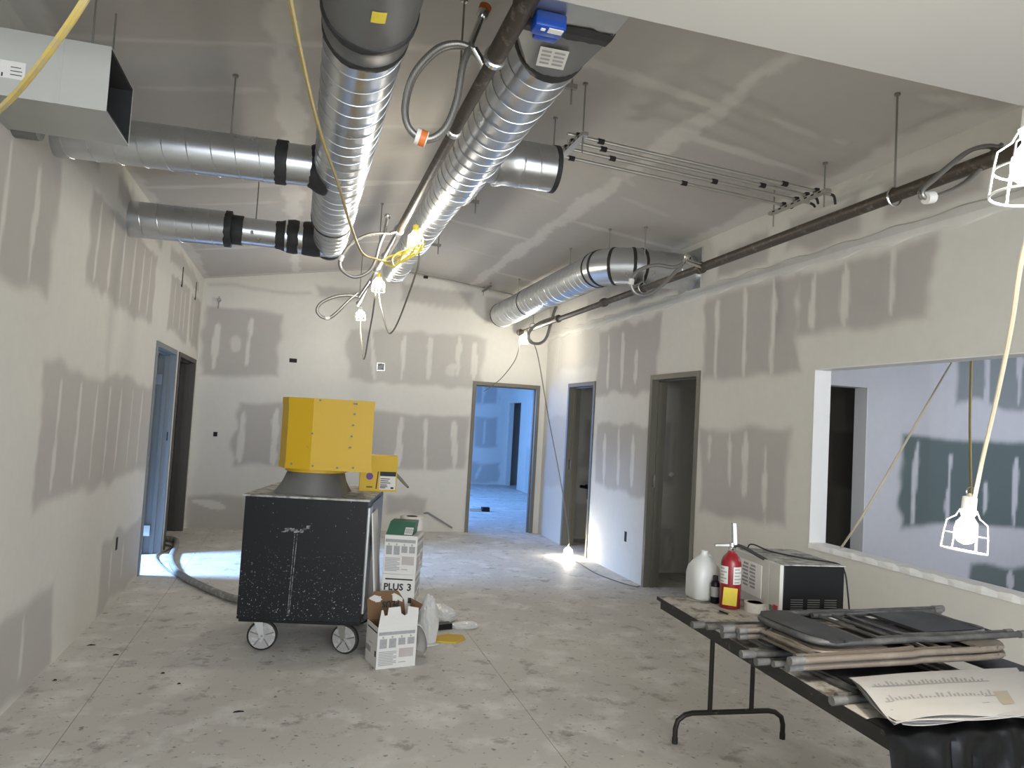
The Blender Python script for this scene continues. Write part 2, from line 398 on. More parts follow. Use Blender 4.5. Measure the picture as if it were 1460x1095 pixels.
# right wall
R_rects = [(8.40, 9.9, 2.36, 2.90, .62)]+rx(W, [(853, 470, 938, 562)], .05)+rx(W, [(851, 603, 925, 712)], .08)+rx(W, [(1002, 606, 1123, 760)], .05) \
    + rx(W, [(780, 592, 806, 700)], .55)+[(4.62, 5.95, 2.07, 2.86, 0.), (3.42, 4.7, 2.36, 2.87, 0.)] \
    + [(5.0, 5.75, 3.0, 3.28, .05), (4.05, 4.85, 3.0, 3.28, .05), (3.1, 3.85, 3.0, 3.28, .05), (2.2, 2.95, 3.0, 3.28, .05), (6.9, 7.6, 3.0, 3.28, .3), (8.1, 8.9, 3.0, 3.28, .5)]
R_str = sx(W, [(868, 480, 866, 552), (888, 476, 886, 552), (908, 500, 906, 545), (863, 620, 861, 690), (883, 612, 881, 690), (903, 622, 901, 692),
               (1025, 430, 1020, 540), (1064, 412, 1060, 535), (1104, 402, 1099, 532), (1161, 392, 1157, 466), (1208, 378, 1204, 462), (1274, 352, 1271, 445),
               (1012, 622, 1010, 655), (1042, 620, 1040, 690), (1063, 618, 1060, 705), (1092, 640, 1089, 742), (790, 490, 785, 560), (800, 488, 795, 565)])
us = rng(-4, 2.4, .4)+rng(2.4, D, .024); vs = rng(0, ER, .024)
grid_wall('wall_right', (W, 0, 0), (0, 1, 0), (0, 0, 1), us, vs, [(doors_r[0][0], doors_r[0][1], 0, HD), (doors_r[1][0], doors_r[1][1], 0, HD), win], (T_W, 0, 0), 'wall', 1., R_rects, R_str,
          [(2.4, 2.93, 10.4, 2.93, .055, 1.)], 10)
# left wall
L_rects = [(2.0, 4.42, 2.10, 2.88, .08), (5.05, 7.2, 2.28, 2.95, .10), (4.45, 7.55, .98, 1.78, .12), (6.05, 7.5, .0, .55, .2), (3.3, 5.0, .0, .52, .12),
           (8.0, 9.3, 2.32, 3.0, .15), (9.45, 10.3, 2.32, 2.95, .15), (3.6, 5.2, 3.02, 3.2, .2), (5.6, 7.4, 3.02, 3.2, .15), (7.8, 10.0, 3.02, 3.2, .2)]
L_str = [(y, 2.18, y+.02, 2.72, .028, .9) for y in (2.9, 3.3, 3.72, 4.1)]+[(y, 2.36, y+.03, 2.86, .026, .9) for y in (5.25, 5.6, 5.95, 6.3, 6.65, 6.95)] \
    + [(y, 1.08, y+.02, 1.68, .026, .85) for y in (4.75, 5.15, 5.55, 5.9, 6.25, 6.65, 7.05)]+[(y, .12, y, .42, .025, .8) for y in (3.7, 4.1, 4.5, 6.4, 6.8)] \
    + [(y, 2.42, y, 2.85, .026, .9) for y in (8.3, 8.7, 9.0, 9.7)]
vs = rng(0, EL, .024); us = rng(-4, 2.4, .4)+rng(2.4, D, .024)
grid_wall('wall_left', (0, 0, 0), (0, 1, 0), (0, 0, 1), us, vs, [(*doors_l[0], 0, HD), (*doors_l[1], 0, HD)], (-T_W, 0, 0), 'wall', 1., L_rects, L_str, [(2.4, 2.97, 10.4, 2.97, .04, 1.)], 40)
# far wall (gable top)
F_rects = ry(D, [(290, 434, 398, 540), (336, 571, 420, 668), (515, 586, 668, 674), (268, 704, 350, 760), (548, 707, 608, 734)], .05) \
    + ry(D, [(497, 464, 690, 556)], .25)+ry(D, [(297, 404, 445, 424), (450, 402, 520, 428), (572, 402, 672, 440), (690, 420, 740, 470)], .12)
F_str = sy(D, [(311, 462, 305, 525), (358, 455, 352, 520), (347, 588, 342, 658), (394, 584, 390, 662), (572, 596, 568, 664), (607, 598, 604, 670), (648, 602, 646, 672),
               (577, 480, 574, 540), (614, 482, 611, 540), (656, 480, 653, 535), (678, 490, 675, 540), (275, 715, 320, 722), (530, 470, 533, 540)]) \
    + sy(D, [(335, 480, 335, 500)], .07, .7)+sy(D, [(645, 520, 645, 535)], .12, .8)
def topf(x): return ceil_z(min(max(x, 0), W))
us = rng(0, W, .024); vs = rng(0, RZ, .024)
fw = grid_wall('wall_far', (0, D, 0), (1, 0, 0), (0, 0, 1), us, vs, [(*door_f, 0, HD)], (0, T_W, 0), 'wall', 1., F_rects, F_str, [(0, 2.96, W, 3.03, .05, 1.)], 70)
# cut the gable: pull vertices above the ceiling down to it
co = np.empty(len(fw.data.vertices)*3, np.float32); fw.data.vertices.foreach_get('co', co); co = co.reshape(-1, 3)
tp = np.array([topf(x)+.02 for x in co[:, 0]]); co[:, 2] = np.minimum(co[:, 2], tp); fw.data.vertices.foreach_set('co', co.ravel()); fw.data.update()
# ceiling (two slopes) with taped joints
YB = 2.035; ZB = 2.87
cl = [(x, YB, x, D, .07, .85) for x in (.03, 1.15, 2.38)]+[(0, y, 2.4, y, .05, .7) for y in (3.87, 6.3, 8.62, 10.32)]+[(.35, y, 1., y, .035, .5) for y in (4.43, 6.82, 5.4, 7.6)]+[(1.4, y, 2.2, y, .035, .45) for y in (3.2, 5.0, 7.0)]
cl = [(b, a, d_, c, hw, v) for (a, b, c, d_, hw, v) in cl]
SL = math.hypot(RX, RZ-EL); SR = math.hypot(W-RX, RZ-ER)
grid_wall('ceiling', (0, 0, EL), (0, 1, 0), (RX/SL, 0, (RZ-EL)/SL), rng(YB-.05, D+.02, .03), rng(0, SL, .03), [], (0, 0, .1), 'ceil', .12, [], cl, [], 5)
rl = [(YB, v, D, v, .07, .85) for v in (1.11,)]+[(YB, SR-.03, D, SR-.03, .12, .9), (YB, .03, D, .03, .08, .8)]+[(y, .05, y, 1.1, .05, .65) for y in (3.82, 7.45)]+[(y, 1.12, y, SR, .05, .7) for y in (4.25, 6.5, 9.2)] \
    + [(3.75, 1.45, 3.77, 1.82, .035, .5), (3.74, 1.9, 3.74, 1.98, .03, .5), (5.1, 1.0, 5.3, 1.25, .04, .5), (5.6, 1.3, 5.7, 1.8, .03, .35), (6.0, .3, 6.1, .9, .03, .3), (3.1, 1.9, 3.0, 2.2, .035, .45), (2.6, 1.2, 2.6, 1.9, .03, .4), (8.4, .4, 8.5, 1.0, .03, .35)]
rc = grid_wall('ceiling', (RX, 0, RZ), (0, 1, 0), ((W-RX)/SR, 0, (ER-RZ)/SR), rng(YB-.05, D+.02, .03), rng(0, SR, .03), [], (0, 0, .1), 'ceil', .12, [], rl, [], 25)
# lower flat ceiling in front, the step up and the front wall behind the camera
MB().box((-.02, -4.1, ZB), (W+.02, YB, ZB+.12)).build('ceiling', 'paint', kind='structure')
MB().box((-.02, YB-.12, ZB+.12), (W+.02, YB, 3.8)).build('wall_step', 'paint', kind='structure')
MB().box((-.1, -4.25, 0), (.05, -4.05, 3)).box((4.4, -4.25, 0), (W+.1, -4.05, 3)).box((.05, -4.25, 2.6), (4.4, -4.05, 3)).box((.05, -4.25, 0), (4.4, -4.05, .5)).build('wall_front', 'paint', kind='structure')
# floor: saw-cut slabs on a dark joint bed
fl = MB().box((-4, -5, -.12), (11, 22, -.004)).build('floor', 'jointbed', kind='structure')
xs = [-4, -1.96, .35, 2.655, 4.96, 7.27, 11]; ys = [-5, -1.2, 2.6, 11.9, 16.5, 22]
for i in range(len(xs)-1):
    for j in range(len(ys)-1):
        MB().box((xs[i]+.0015, ys[j]+.0015, -.0039), (xs[i+1]-.0015, ys[j+1]-.0015, 0)).build('slab', 'floor', fl)
# neighbouring rooms
def room(x0, x1, y0, y1, z1, skip='', mats='wall', label=None, n=0):
    g = 0.06
    if 'E' not in skip: grid_wall('wall_east_room', (x1, 0, 0), (0, 1, 0), (0, 0, 1), rng(y0, y1, .06), rng(0, z1, .06), [], (g, 0, 0), 'wall', 1., [(y0+.4, y1-.3, 1.05, 1.75, .1), (y0+.3, y1-.4, 2.3, 2.8, .1)], [(y, 1.1, y, 1.7, .03, .9) for y in np.arange(y0+.6, y1-.5, .4)], [], n)
    if 'N' not in skip: grid_wall('wall_north_room', (0, y1, 0), (1, 0, 0), (0, 0, 1), rng(x0, x1, .04), rng(0, z1, .04), [], (0, g, 0), 'wall', 1., [(x0+.3, x1-.25, 1.0, 1.75, .1), (x0+.3, x1-.25, 2.15, 2.75, .1), (x0+.1, x1-.25, .0, .5, .2)], [(x, 1.1, x, 1.7, .03, .9) for x in np.arange(x0+.5, x1-.3, .4)]+[(x, .1, x, .4, .03, .9) for x in np.arange(x0+.5, x1-.3, .4)], [], n+9)
    b = MB()
    if 'S' not in skip: b.box((x0, y0-g, 0), (x1, y0, z1))
    if 'W' not in skip: b.box((x0-g, y0, 0), (x0, y1, z1))
    if b.v: b.build('wall_south_room', 'paint', kind='structure')
    MB().box((x0-g, y0-g, z1), (x1+g, y1+g, z1+.08)).build('ceiling_room', 'paint', kind='structure')
XR = W+T_W
room(XR, 6.6, 7.72, 9.95, 2.9, 'W', n=1)                         # closet behind the narrow right-hand door
room(XR, 5.78, 5.74, 7.62, 2.9, 'W', n=2)                        # closet behind the wide right-hand door
room(-3., -T_W, 5.6, 8.72, 2.9, 'E', n=3)
room(-2.2, -T_W, 8.80, 10.5, 2.9, 'E', n=4)
room(5.9, 7.6, 5.76, 8.6, 2.9, 'S', n=6)
# side room seen through the opening: its back wall with green board and a dark doorway
YS = 5.6
G_rects = ry(YS, [(1282, 617, 1500, 758)], .0)+ry(YS, [(1384, 806, 1560, 880)], .05)+ry(YS, [(1365, 440, 1520, 588)], .3)
G_str = sy(YS, [(1308, 632, 1302, 745), (1354, 650, 1351, 745), (1450, 655, 1446, 750), (1404, 690, 1402, 730), (1408, 500, 1406, 575), (1454, 500, 1452, 575), (1440, 815, 1440, 840)], .035)
grid_wall('wall_side_room', (0, YS, 0), (1, 0, 0), (0, 0, 1), rng(XR, 9.2, .024), rng(0, 2.9, .024), [(5.88, 6.347, 0, 2.112)], (0, .15, 0), 'green', 1., G_rects, G_str, [], 90)
MB().box((9.2, -1, 0), (9.26, YS, 2.9)).box((XR, -1.06, 0), (9.26, -1, 2.9)).build('wall_side_room_end', 'paint', kind='structure')
MB().box((XR, -1.06, 2.9), (9.3, YS+.15, 2.98)).build('ceiling_side_room', 'paint', kind='structure')
# far room
grid_wall('wall_far_room', (0, 18.4, 0), (1, 0, 0), (0, 0, 1), rng(1.9, 6.55, .05), rng(0, 2.9, .05), [], (0, .1, 0), 'wall', 1., [(5.7, 6.3, .95, 1.72, .05), (5.2, 6.4, .0, .55, .1), (5.6, 6.3, 2.05, 2.7, .05)], [(5.95, 1.05, 5.95, 1.6, .035, .9), (6.3, 1.05, 6.3, 1.6, .035, .9), (5.8, .15, 5.9, .45, .05, .9), (5.85, 2.1, 5.85, 2.6, .04, .9), (6.25, 2.1, 6.25, 2.6, .04, .9)], [], 3)
grid_wall('wall_far_room_right', (6.55, 0, 0), (0, 1, 0), (0, 0, 1), rng(10.5, 18.4, .06), rng(0, 2.9, .06), [(17.25, 18.25, 0, 2.12)], (.12, 0, 0), 'wall', 1., [(14.4, 16.6, .0, 1.1, .55), (13., 16.5, 2.2, 2.7, .6)], [], [], 8)
MB().box((6.67, 16.3, 0), (8.4, 16.36, 2.9)).box((8.4, 16.3, 0), (8.46, 18.6, 2.9)).box((6.67, 18.5, 0), (8.4, 18.56, 2.9)).box((1.9, 10.5, 2.9), (8.5, 18.6, 2.98)).box((1.84, 10.5, 0), (1.9, 18.5, 2.9)).build('ceiling_far_room', 'paint', kind='structure')
MB().box((W+.1, 10.44, 0), (6.6, D+T_W, 2.9)).build('wall_far_room_near', 'paint', kind='structure')

# ------------------------------------------------------------------ door frames
def door(n, axis, c, a, b, inward, mat, depth=T_W+.03, leaf=None, label=None):
    """axis 'x': wall of constant x=c, opening from y=a..b ; inward = direction of the wall thickness"""
    r = struct('door_%d' % n, (c, (a+b)/2, 0) if axis == 'x' else ((a+b)/2, c, 0), label)
    s = 1 if inward > 0 else -1; t0, t1 = c-s*.015, c+s*(depth)
    def bx(p0, p1, q0, q1, z0, z1):
        lo, hi = min(q0, q1), max(q0, q1)
        return ((lo, p0, z0), (hi, p1, z1)) if axis == 'x' else ((p0, lo, z0), (p1, hi, z1))
    fw_ = .05; ms = c+s*(T_W*.45); me_ = c+s*(T_W*.75)
    for (p0, p1, sg) in ((a, a+fw_, 1), (b-fw_, b, -1)):
        j = MB().box(*bx(p0, p1, t0, t1, 0, HD)); j.build('jamb', mat, r)
        st = (p1, p1+.016) if sg > 0 else (p0-.016, p0)
        MB().box(*bx(st[0], st[1], ms, me_, 0, HD-fw_)).build('stop', mat, r)
    MB().box(*bx(a+fw_, b-fw_, t0, t1, HD-fw_, HD)).build('head', mat, r)
    MB().box(*bx(a+fw_+.016, b-fw_-.016, ms, me_, HD-fw_-.016, HD-fw_)).build('stop', mat, r)
    return r
d1 = door(1, 'y', D, *door_f, 1, 'frame', label='taupe metal frame of the doorway to the blue-lit room')
d2 = door(2, 'x', W, *doors_r[0], 1, 'frame', label='taupe metal frame of the doorway beside the lamp on the floor')
d3 = door(3, 'x', W, *doors_r[1], 1, 'frame', label='wide taupe metal frame of the doorway near the folding table')
d4 = door(4, 'x', 0, *doors_l[0], -1, 'framebluelit', label='grey metal frame of the doorway with blue daylight behind')
d5 = door(5, 'x', 0, *doors_l[1], -1, 'framebrown', label='dark bronze metal frame of the doorway by the far corner')
# strike plates and hinges
def plate(root, a, b, mat='steel', name='strike_plate'): MB().box(a, b).build(name, mat, root)
plate(d3, (W+.03, doors_r[1][1]-.0515, 1.02), (W+.06, doors_r[1][1]-.0495, 1.15)); plate(d2, (W+.03, doors_r[0][1]-.0515, 1.02), (W+.06, doors_r[0][1]-.0495, 1.15))
lf = MB().box((-.15-.92, doors_l[0][1]-.10, .01), (-.16, doors_l[0][1]-.055, 2.11)).build('door_leaf', 'framebluelit', d4)
for z in (.25, 1.85):
    MB().box((-.165, doors_l[0][1]-.104, z-.055), (-.10, doors_l[0][1]-.0995, z+.055)).build('hinge', 'steel', lf)
lf = MB().box((-.16-.85, doors_l[1][1]-.11, .01), (-.17, doors_l[1][1]-.065, 2.11)).build('door_leaf', 'framebrown', d5)
MB().box((-.155, 9.15, 0), (-.03, 9.2, 2.13)).build('mullion', 'framebrown', d5)
g = []
for i in range(150):
    y = 2.1+i*(D-2.1)/149; k_ = .010*math.sin(i*.7)+.006*random.random(); g.append([(W, y, 2.965+k_), (W-.016, y, 2.955+k_*.7), (W-.022-.004*random.random(), y, 2.91), (W-.014, y, 2.875-k_), (W, y, 2.868-k_)])
MB().sheet(g, .0005).build('trim_2', 'whitemud', kind='structure')
# opening in the right wall: bullnosed drywall sill with rough edges
w1 = struct('window_1', (W, win[1], win[2]), 'white drywall opening into the bluish side room')
g = []
for i in range(60):
    y = win[0]+(win[1]-win[0])*i/59; q = .006*math.sin(i*1.7)+.005*random.random()
    g.append([(W-.006-q*.6, y, win[2]-.012), (W-.004, y, win[2]+.004+q*.7), (W+T_W*.5, y, win[2]+.006), (W+T_W+.004, y, win[2]+.005)])
MB().sheet(g, .02).build('sill', 'whitelit', w1)
MB().box((W-.003, win[1]-.004, win[2]), (W+T_W+.004, win[1]+.0005, win[3])).build('jamb', 'whitelit', w1)
MB().box((W-.003, win[0], win[3]-.004), (W+T_W+.004, win[1], win[3]+.0005)).build('head', 'whitelit', w1)
MB().box((5.88-.001, YS-.004, 0), (5.884, YS+.155, 2.112)).box((6.343, YS-.004, 0), (6.348, YS+.155, 2.112)).build('trim_1', 'whitelit', kind='structure')  # white sheets put the light on the doorway jambs into the colour

# ------------------------------------------------------------------ wall boxes and cut-outs
def jbox(p, n, w, h, label, mat='dark', plate_=None):
    """electrical opening: flat rim and plate, mostly dark for the shade inside; n = wall normal axis"""
    r = thing('electrical_box', p, label, 'electrical box'); x, y, z = p
    def b(e0, e1, mat_, nm, t):
        if n == 'y': MB().box((x-e0, y-t, z-e1), (x+e0, y-.0005, z+e1)).build(nm, mat_, r)
        else: MB().box((x-t, y-e0, z-e1), (x-.0005, y+e0, z+e1)).build(nm, mat_, r)
    b(w/2, h/2, 'steel' if plate_ else 'inner', 'rim', .003); b(w/2-.008, h/2-.008, mat, 'cavity', .005)
    if plate_:
        for dx, dz in ((-.025, .02), (.02, -.022), (.0, .03)):
            MB().box((x+dx-.006, y-.012, z+dz-.006), (x+dx+.006, y-.005, z+dz+.006)).build('knockout', 'dark', r)
q = PY(418, 514, D); jbox(tuple(q), 'y', .10, .055, 'dark rectangular box cut-out high on the far wall')
q = PY(543, 523, D); jbox(tuple(q), 'y', .11, .11, 'square metal junction box on the far wall', 'greymetal', True)
q = PY(307, 619, D); jbox(tuple(q), 'y', .05, .06, 'tiny dark box in the far wall by the bronze door')
q = PX(892, 765, W); jbox(tuple(q), 'x', .055, .11, 'dark outlet box low on the right wall between two doors')
q = PX(133.5, 680, 0)
def lbox(px, py, label, w=.05, h=.10):
    q = PX(px, py, 0); r = thing('electrical_box', q, label, 'electrical box')
    MB().box((.0005, q.y-w/2, q.z-h/2), (.004, q.y+w/2, q.z+h/2)).build('rim', 'inner', r); MB().box((.004, q.y-w/2+.008, q.z-h/2+.008), (.006, q.y+w/2-.008, q.z+h/2-.008)).build('cavity', 'dark', r)  # flat dark plate for the shade in the box
lbox(166, 775, 'dark outlet box low on the left wall'); lbox(238, 622, 'dark switch box between the two left-hand doors', .05, .09)
q = PY(313, 428, D)
r = thing('pipe_stub', q, 'short dark pipe stub high in the far left corner', 'pipe')
MB().cyl((q.x, D-.001, q.z), (q.x, D-.07, q.z), .022).build('stub', 'rod', r); MB().cyl((q.x, D-.06, q.z+.04), (q.x, D-.06, q.z-.12), .008).build('nipple', 'rod', r)
for i, (px, py) in enumerate(((260, 395), (279, 415))):
    q = PX(px, py, 0); MBo = MB().box((.0005, q.y-.012, q.z-.11), (.006, q.y+.012, q.z+.11)).box((.0005, q.y-.05, q.z-.11), (.006, q.y-.012, q.z-.09))
    tag(MBo.build('cable_slot', 'dark'), ['dark slot cut in the left wall above the grey door', 'dark slot cut in the left wall above the bronze door'][i], 'cable slot')

# ------------------------------------------------------------------ ducts
def duct_tube(name, a, b, r, parent, pitch=.122, n=36, open_end=None, mat='galv', helix=True):
    a, b = Vector(a), Vector(b)
    o = MB().cyl(a, b, r, n=n, caps=True).build(name, mat, parent, True)
    if helix:
        L = (b-a).length; d = (b-a)/L; x, y = frame_of(d); pts = []; k = 36; tot = int(L/pitch*k)
        for i in range(tot+1):
            an = 2*math.pi*i/k; t = i/k*pitch
            if t > L: break
            pts.append(a+d*t+(x*math.cos(an)+y*math.sin(an))*(r+.0003))
        MB().tube(pts, .0030, 6).build('lock_seam', mat, o, True)
    return o
def band(p, d, r, w, parent, mat='seal', name='sealant_band', wb=.012):
    return MB().lathe(Vector(p)-Vector(d).normalized()*w/2, d, [(0, r), (.004, r+.004), (w-.004, r+.004), (w, r)], 30, wb).build(name, mat, parent, True)
def rod(x, y, z0, parent, r=.0045, z1=None, name='hanger_rod', mat='rod'):
    zt = ceil_z(x) if z1 is None else z1
    o = MB().cyl((x, y, z0), (x, y, zt+.002), r, n=8).build(name, mat, parent, True)
    MB().cyl((x, y, zt-.012), (x, y, zt), .016, n=10).build('ceiling_washer', mat, o, True); return o
# duct A (left main)
XA, ZA, RA = 1.452, 2.972, .146
dA = thing('spiral_duct', (XA, 4.2, ZA-RA), 'galvanised spiral duct with two branches toward the left wall', 'duct')
duct_tube('main_run', (XA, 2.62, ZA), (XA, 5.28, ZA), RA, dA)
duct_tube('reduced_run', (XA+.012, 5.28, ZA), (XA+.012, 6.12, ZA), .128, dA)
band((XA, 5.27, ZA), (0, 1, 0), RA, .03, dA, wb=.004)
MB().cyl((XA, YB, ZA), (XA, 2.47, ZA), RA+.014, n=36).build('plain_collar', 'greymetal', dA, True)
MB().lathe((XA, 2.45, ZA), (0, 1, 0), [(0, RA+.016), (.02, RA+.012), (.05, RA+.017), (.075, RA+.006), (.12, RA+.010), (.16, RA+.004), (.18, RA+.002)], 36).build('draw_band', 'greymetal', dA, True)
band((XA, 2.46, ZA), (0, 1, 0), RA+.016, .035, dA); band((XA, 2.61, ZA), (0, 1, 0), RA+.006, .035, dA)
c = (Vector((XA, 2.25, ZA))-Vector(CAM)); q = PY(513, 13, 2.27)
lb = MB(); an0 = -1.62
for k in range(4):
    a0, a1 = an0+k*.07, an0+(k+1)*.07; rr = RA+.0155
    lb.quad((XA+rr*math.cos(a0), 2.20, ZA+rr*math.sin(a0)), (XA+rr*math.cos(a1), 2.20, ZA+rr*math.sin(a1)), (XA+rr*math.cos(a1), 2.265, ZA+rr*math.sin(a1)), (XA+rr*math.cos(a0), 2.265, ZA+rr*math.sin(a0)))
lb.build('warning_label', 'yellab', dA)
YA1, YA2 = 4.24, 6.03
b1 = duct_tube('branch_run', (1.14, YA1, ZA), (0.0, YA1+.06, ZA), .118, dA)
MB().cyl((1.10, YA1, ZA), (XA-.06, YA1-.01, ZA), .112, n=32).build('branch_collar', 'galv', dA, True)
band((1.13, YA1, ZA), (1, 0, 0), .118, .06, dA)
MB().lathe((XA-.175, YA1, ZA), (1, 0, 0), [(0, .113), (.015, .120), (.05, .138), (.085, .150), (.10, .146)], 32, .008).build('saddle_sealant', 'seal', dA, True)
rod(.856, 4.43-.19, ZA+.11, dA)
duct_tube('branch_run', (.70, YA2, ZA), (0.0, YA2+.05, ZA), .135, dA)
MB().cyl((.66, YA2, ZA), (1.12, YA2, ZA), .105, n=32).build('damper_sleeve', 'galv', dA, True)
MB().cyl((.88, YA2-.10, ZA-.03), (.88, YA2-.135, ZA-.03), .012, n=10).build('damper_bolt', 'steel', dA, True)
MB().cyl((1.12, YA2, ZA), (XA, YA2, ZA), .128, n=32).build('elbow_collar', 'galv', dA, True)
band((.70, YA2, ZA), (1, 0, 0), .136, .05, dA); band((.76, YA2, ZA), (1, 0, 0), .110, .09, dA)
MB().lathe((1.05, YA2, ZA), (1, 0, 0), [(0, .108), (.04, .112), (.09, .13), (.14, .136), (.17, .13)], 30, .01).build('sealant_band', 'seal', dA, True)
MB().lathe((XA-.2, YA2, ZA), (1, 0, 0), [(0, .129), (.02, .134), (.10, .139), (.14, .136)], 30, .008).build('sealant_band', 'seal', dA, True)
MB().lathe((XA+.012, 6.06, ZA), (0, 1, 0), [(0, .129), (.02, .136), (.06, .138), (.10, .12), (.115, .06), (.12, .01)], 30).build('end_cap', 'seal', dA, True)
rod(.894, YA2, ZA+.10, dA)
# duct B (right main) with rectangular transition and blue damper actuator
XB, ZB2, RB = 2.185, 3.12, .147
dB = thing('spiral_duct', (XB, 5, ZB2-RB), 'long galvanised spiral duct with blue actuator and a short side stub', 'duct')
duct_tube('main_run', (XB, 2.74, ZB2), (XB, 4.62, ZB2), RB, dB)
duct_tube('reduced_run', (XB, 4.62, ZB2), (XB, 7.75, ZB2), .121, dB)
MB().lathe((XB, 4.52, ZB2), (0, 1, 0), [(0, RB+.002), (.10, RB+.002), (.112, RB-.002), (.115, .122)], 36).build('reducer', 'galv', dB, True)
bx0, bx1, bz0, bz1 = 1.93, 2.275, 2.962, 3.27
MB().box((bx0, YB, bz0), (bx1, 2.36, bz1)).build('damper_sleeve', 'galvdull', dB)
# transition square to round
n = 32; tv = []; tf = []
for i in range(n):
    a = 2*math.pi*i/n; cx, cz = math.cos(a), math.sin(a); k = 1/max(abs(cx), abs(cz))
    tv.append(((bx0+bx1)/2+cx*k*(bx1-bx0)/2, 2.36, (bz0+bz1)/2+cz*k*(bz1-bz0)/2))
for i in range(n):
    a = 2*math.pi*i/n; tv.append((XB+RB*math.cos(a), 2.72, ZB2+RB*math.sin(a)))
MB().add(tv, [(i, (i+1) % n, n+(i+1) % n, n+i) for i in range(n)]).build('transition', 'greymetal', dB, True)
for y, hw_ in ((2.135, .022), (2.345, .04)):
    for lo_, hi_, nm in (((bx0, bz0), (bx1, bz0), 'b'), ((bx1, bz0), (bx1, bz1), 'r'), ((bx0, bz0), (bx0, bz1), 'l')):
        g = []
        for i in range(13):
            e = i/12; x, z = lo_[0]+(hi_[0]-lo_[0])*e, lo_[1]+(hi_[1]-lo_[1])*e; j0, j1 = random.uniform(-.008, .008), random.uniform(-.008, .008)
            ox, oz = {'b': (0, -.004), 'r': (.004, 0), 'l': (-.004, 0)}[nm]; g.append([(x+ox, y-hw_+j0, z+oz), (x+ox*1.8, y, z+oz*1.8), (x+ox, y+hw_+j1, z+oz)])
        MB().sheet(g, .0005).build('sealant_band', 'seal', dB)
band((XB, 2.725, ZB2), (0, 1, 0), RB, .05, dB)
# label on the transition underside, flat print plate just proud of it
pa = [PZ(x, y, 2.962) for x, y in ((771, 64), (812, 72), (803, 100), (764, 93))]
lz = lambda p: bz0+(p.y-2.36)/.36*(ZB2-RB-bz0)-.004
lbm = MB().quad(*[Vector((p.x, p.y, lz(p)-.004)) for p in pa]).build('data_label', 'white', dB)
c0 = sum(pa, Vector())/4
pp = MB()
for i in range(4):
    for s0, s1 in ((.08, .42), (.52, .9)):
        f0, f1 = .12+i*.2, .22+i*.2
        e = lambda s, t: (pa[0].lerp(pa[1], s)).lerp(pa[3].lerp(pa[2], s), t)
        ps = [e(s0, f0), e(s1, f0), e(s1, f1), e(s0, f1)]; pp.quad(*[Vector((p.x, p.y, lz(p)-.006)) for p in ps])
pp.build('print', 'print', lbm)
ac = PZ(782, 36, 2.93)
MB().bevbox((ac.x-.055, ac.y-.035, 2.905), (ac.x+.055, ac.y+.035, 2.960), .01).build('actuator', 'blue', dB, True)
MB().bevbox((ac.x-.035, ac.y+.03, 2.91), (ac.x+.05, ac.y+.075, 2.952), .008).build('actuator_clamp', 'blue', dB, True)
MB().box((ac.x-.005, ac.y-.028, 2.902), (ac.x+.045, ac.y-.002, 2.906)).build('actuator_label', 'white', dB)
MB().box((ac.x-.03, ac.y-.02, 2.902), (ac.x-.015, ac.y-.008, 2.906)).build('actuator_mark', 'whitelit', dB)
st = duct_tube('side_stub', (XB, 4.14, ZB2+.02), (2.70, 4.14, ZB2+.02), .135, dB, pitch=.11)
band((2.69, 4.14, ZB2+.02), (1, 0, 0), .137, .03, dB, 'rubber', 'end_ring', 0)
MB().lathe((2.48, 4.14, ZB2+.02), (-1, 0, 0), [(0, .1365), (.01, .140), (.02, .1375), (.10, .1375), (.13, .15), (.15, .152)], 32).build('stub_saddle', 'galv', dB, True)
for px, py in ((806, 122), (672, 287), (620, 349)):
    zs = ZB2+RB+.014; q = PZ(px, py, zs); y = q.y
    t = MB().box((XB-.05, y-.012, zs-.012), (q.x+.06, y+.012, zs+.012)).build('trapeze_strut', 'rod', dB)
    for x in (q.x+.035,): MB().cyl((x, y, zs-.09), (x, y, ceil_z(x)+.002), .005, n=8).build('hanger_rod', 'rod', t, True)
# duct C (right wall) with segmented elbow
XC, ZC, RC = 4.0, 3.13, .172
dC = thing('spiral_duct', (XC, 8, ZC-RC), 'galvanised spiral duct with segmented elbow entering the right wall', 'duct')
duct_tube('main_run', (XC, 6.55, ZC), (XC, 10.05, ZC), RC, dC, pitch=.125)
band((XC, 8.75, ZC), (0, 1, 0), RC, .025, dC, wb=.002); band((XC, 10.04, ZC), (0, 1, 0), RC, .03, dC, 'rubber', 'end_ring', 0)
cx, cy, rr = XC+.30, 6.55, .30
cs = [Vector((cx-rr*math.cos(a), cy-rr*math.sin(a), ZC)) for a in (0, .26, .78, 1.31, math.pi/2)]; ds = [Vector((math.sin(a), -math.cos(a), 0)) for a in (0, .26, .78, 1.31, math.pi/2)]
for i in range(4):
    n = 36; vs_ = []
    for k in (i, i+1):
        side = Vector((-ds[k].y, ds[k].x, 0))
        vs_ += [cs[k]+(side*math.cos(2*math.pi*j/n)+Vector((0, 0, 1))*math.sin(2*math.pi*j/n))*(RC+.003) for j in range(n)]
    MB().add(vs_, [(j, (j+1) % n, n+(j+1) % n, n+j) for j in range(n)]).build('elbow_gore', 'galv', dC, True)
for k in range(5): band(cs[k], ds[k], RC+.003, .03, dC, wb=.004)
duct_tube('wall_run', cs[4], (W+.02, 6.25, ZC), RC, dC, pitch=.14)
MB().bevbox((W-.012, 6.25-.21, ZC-.2), (W, 6.25+.21, ZC+.215), .004).build('wall_flange', 'galvdull', dC)
for (x, y) in ((4.0, 9.25), (4.0, 7.35), (4.05, 6.42)): rod(x, y, ZC+RC, dC)
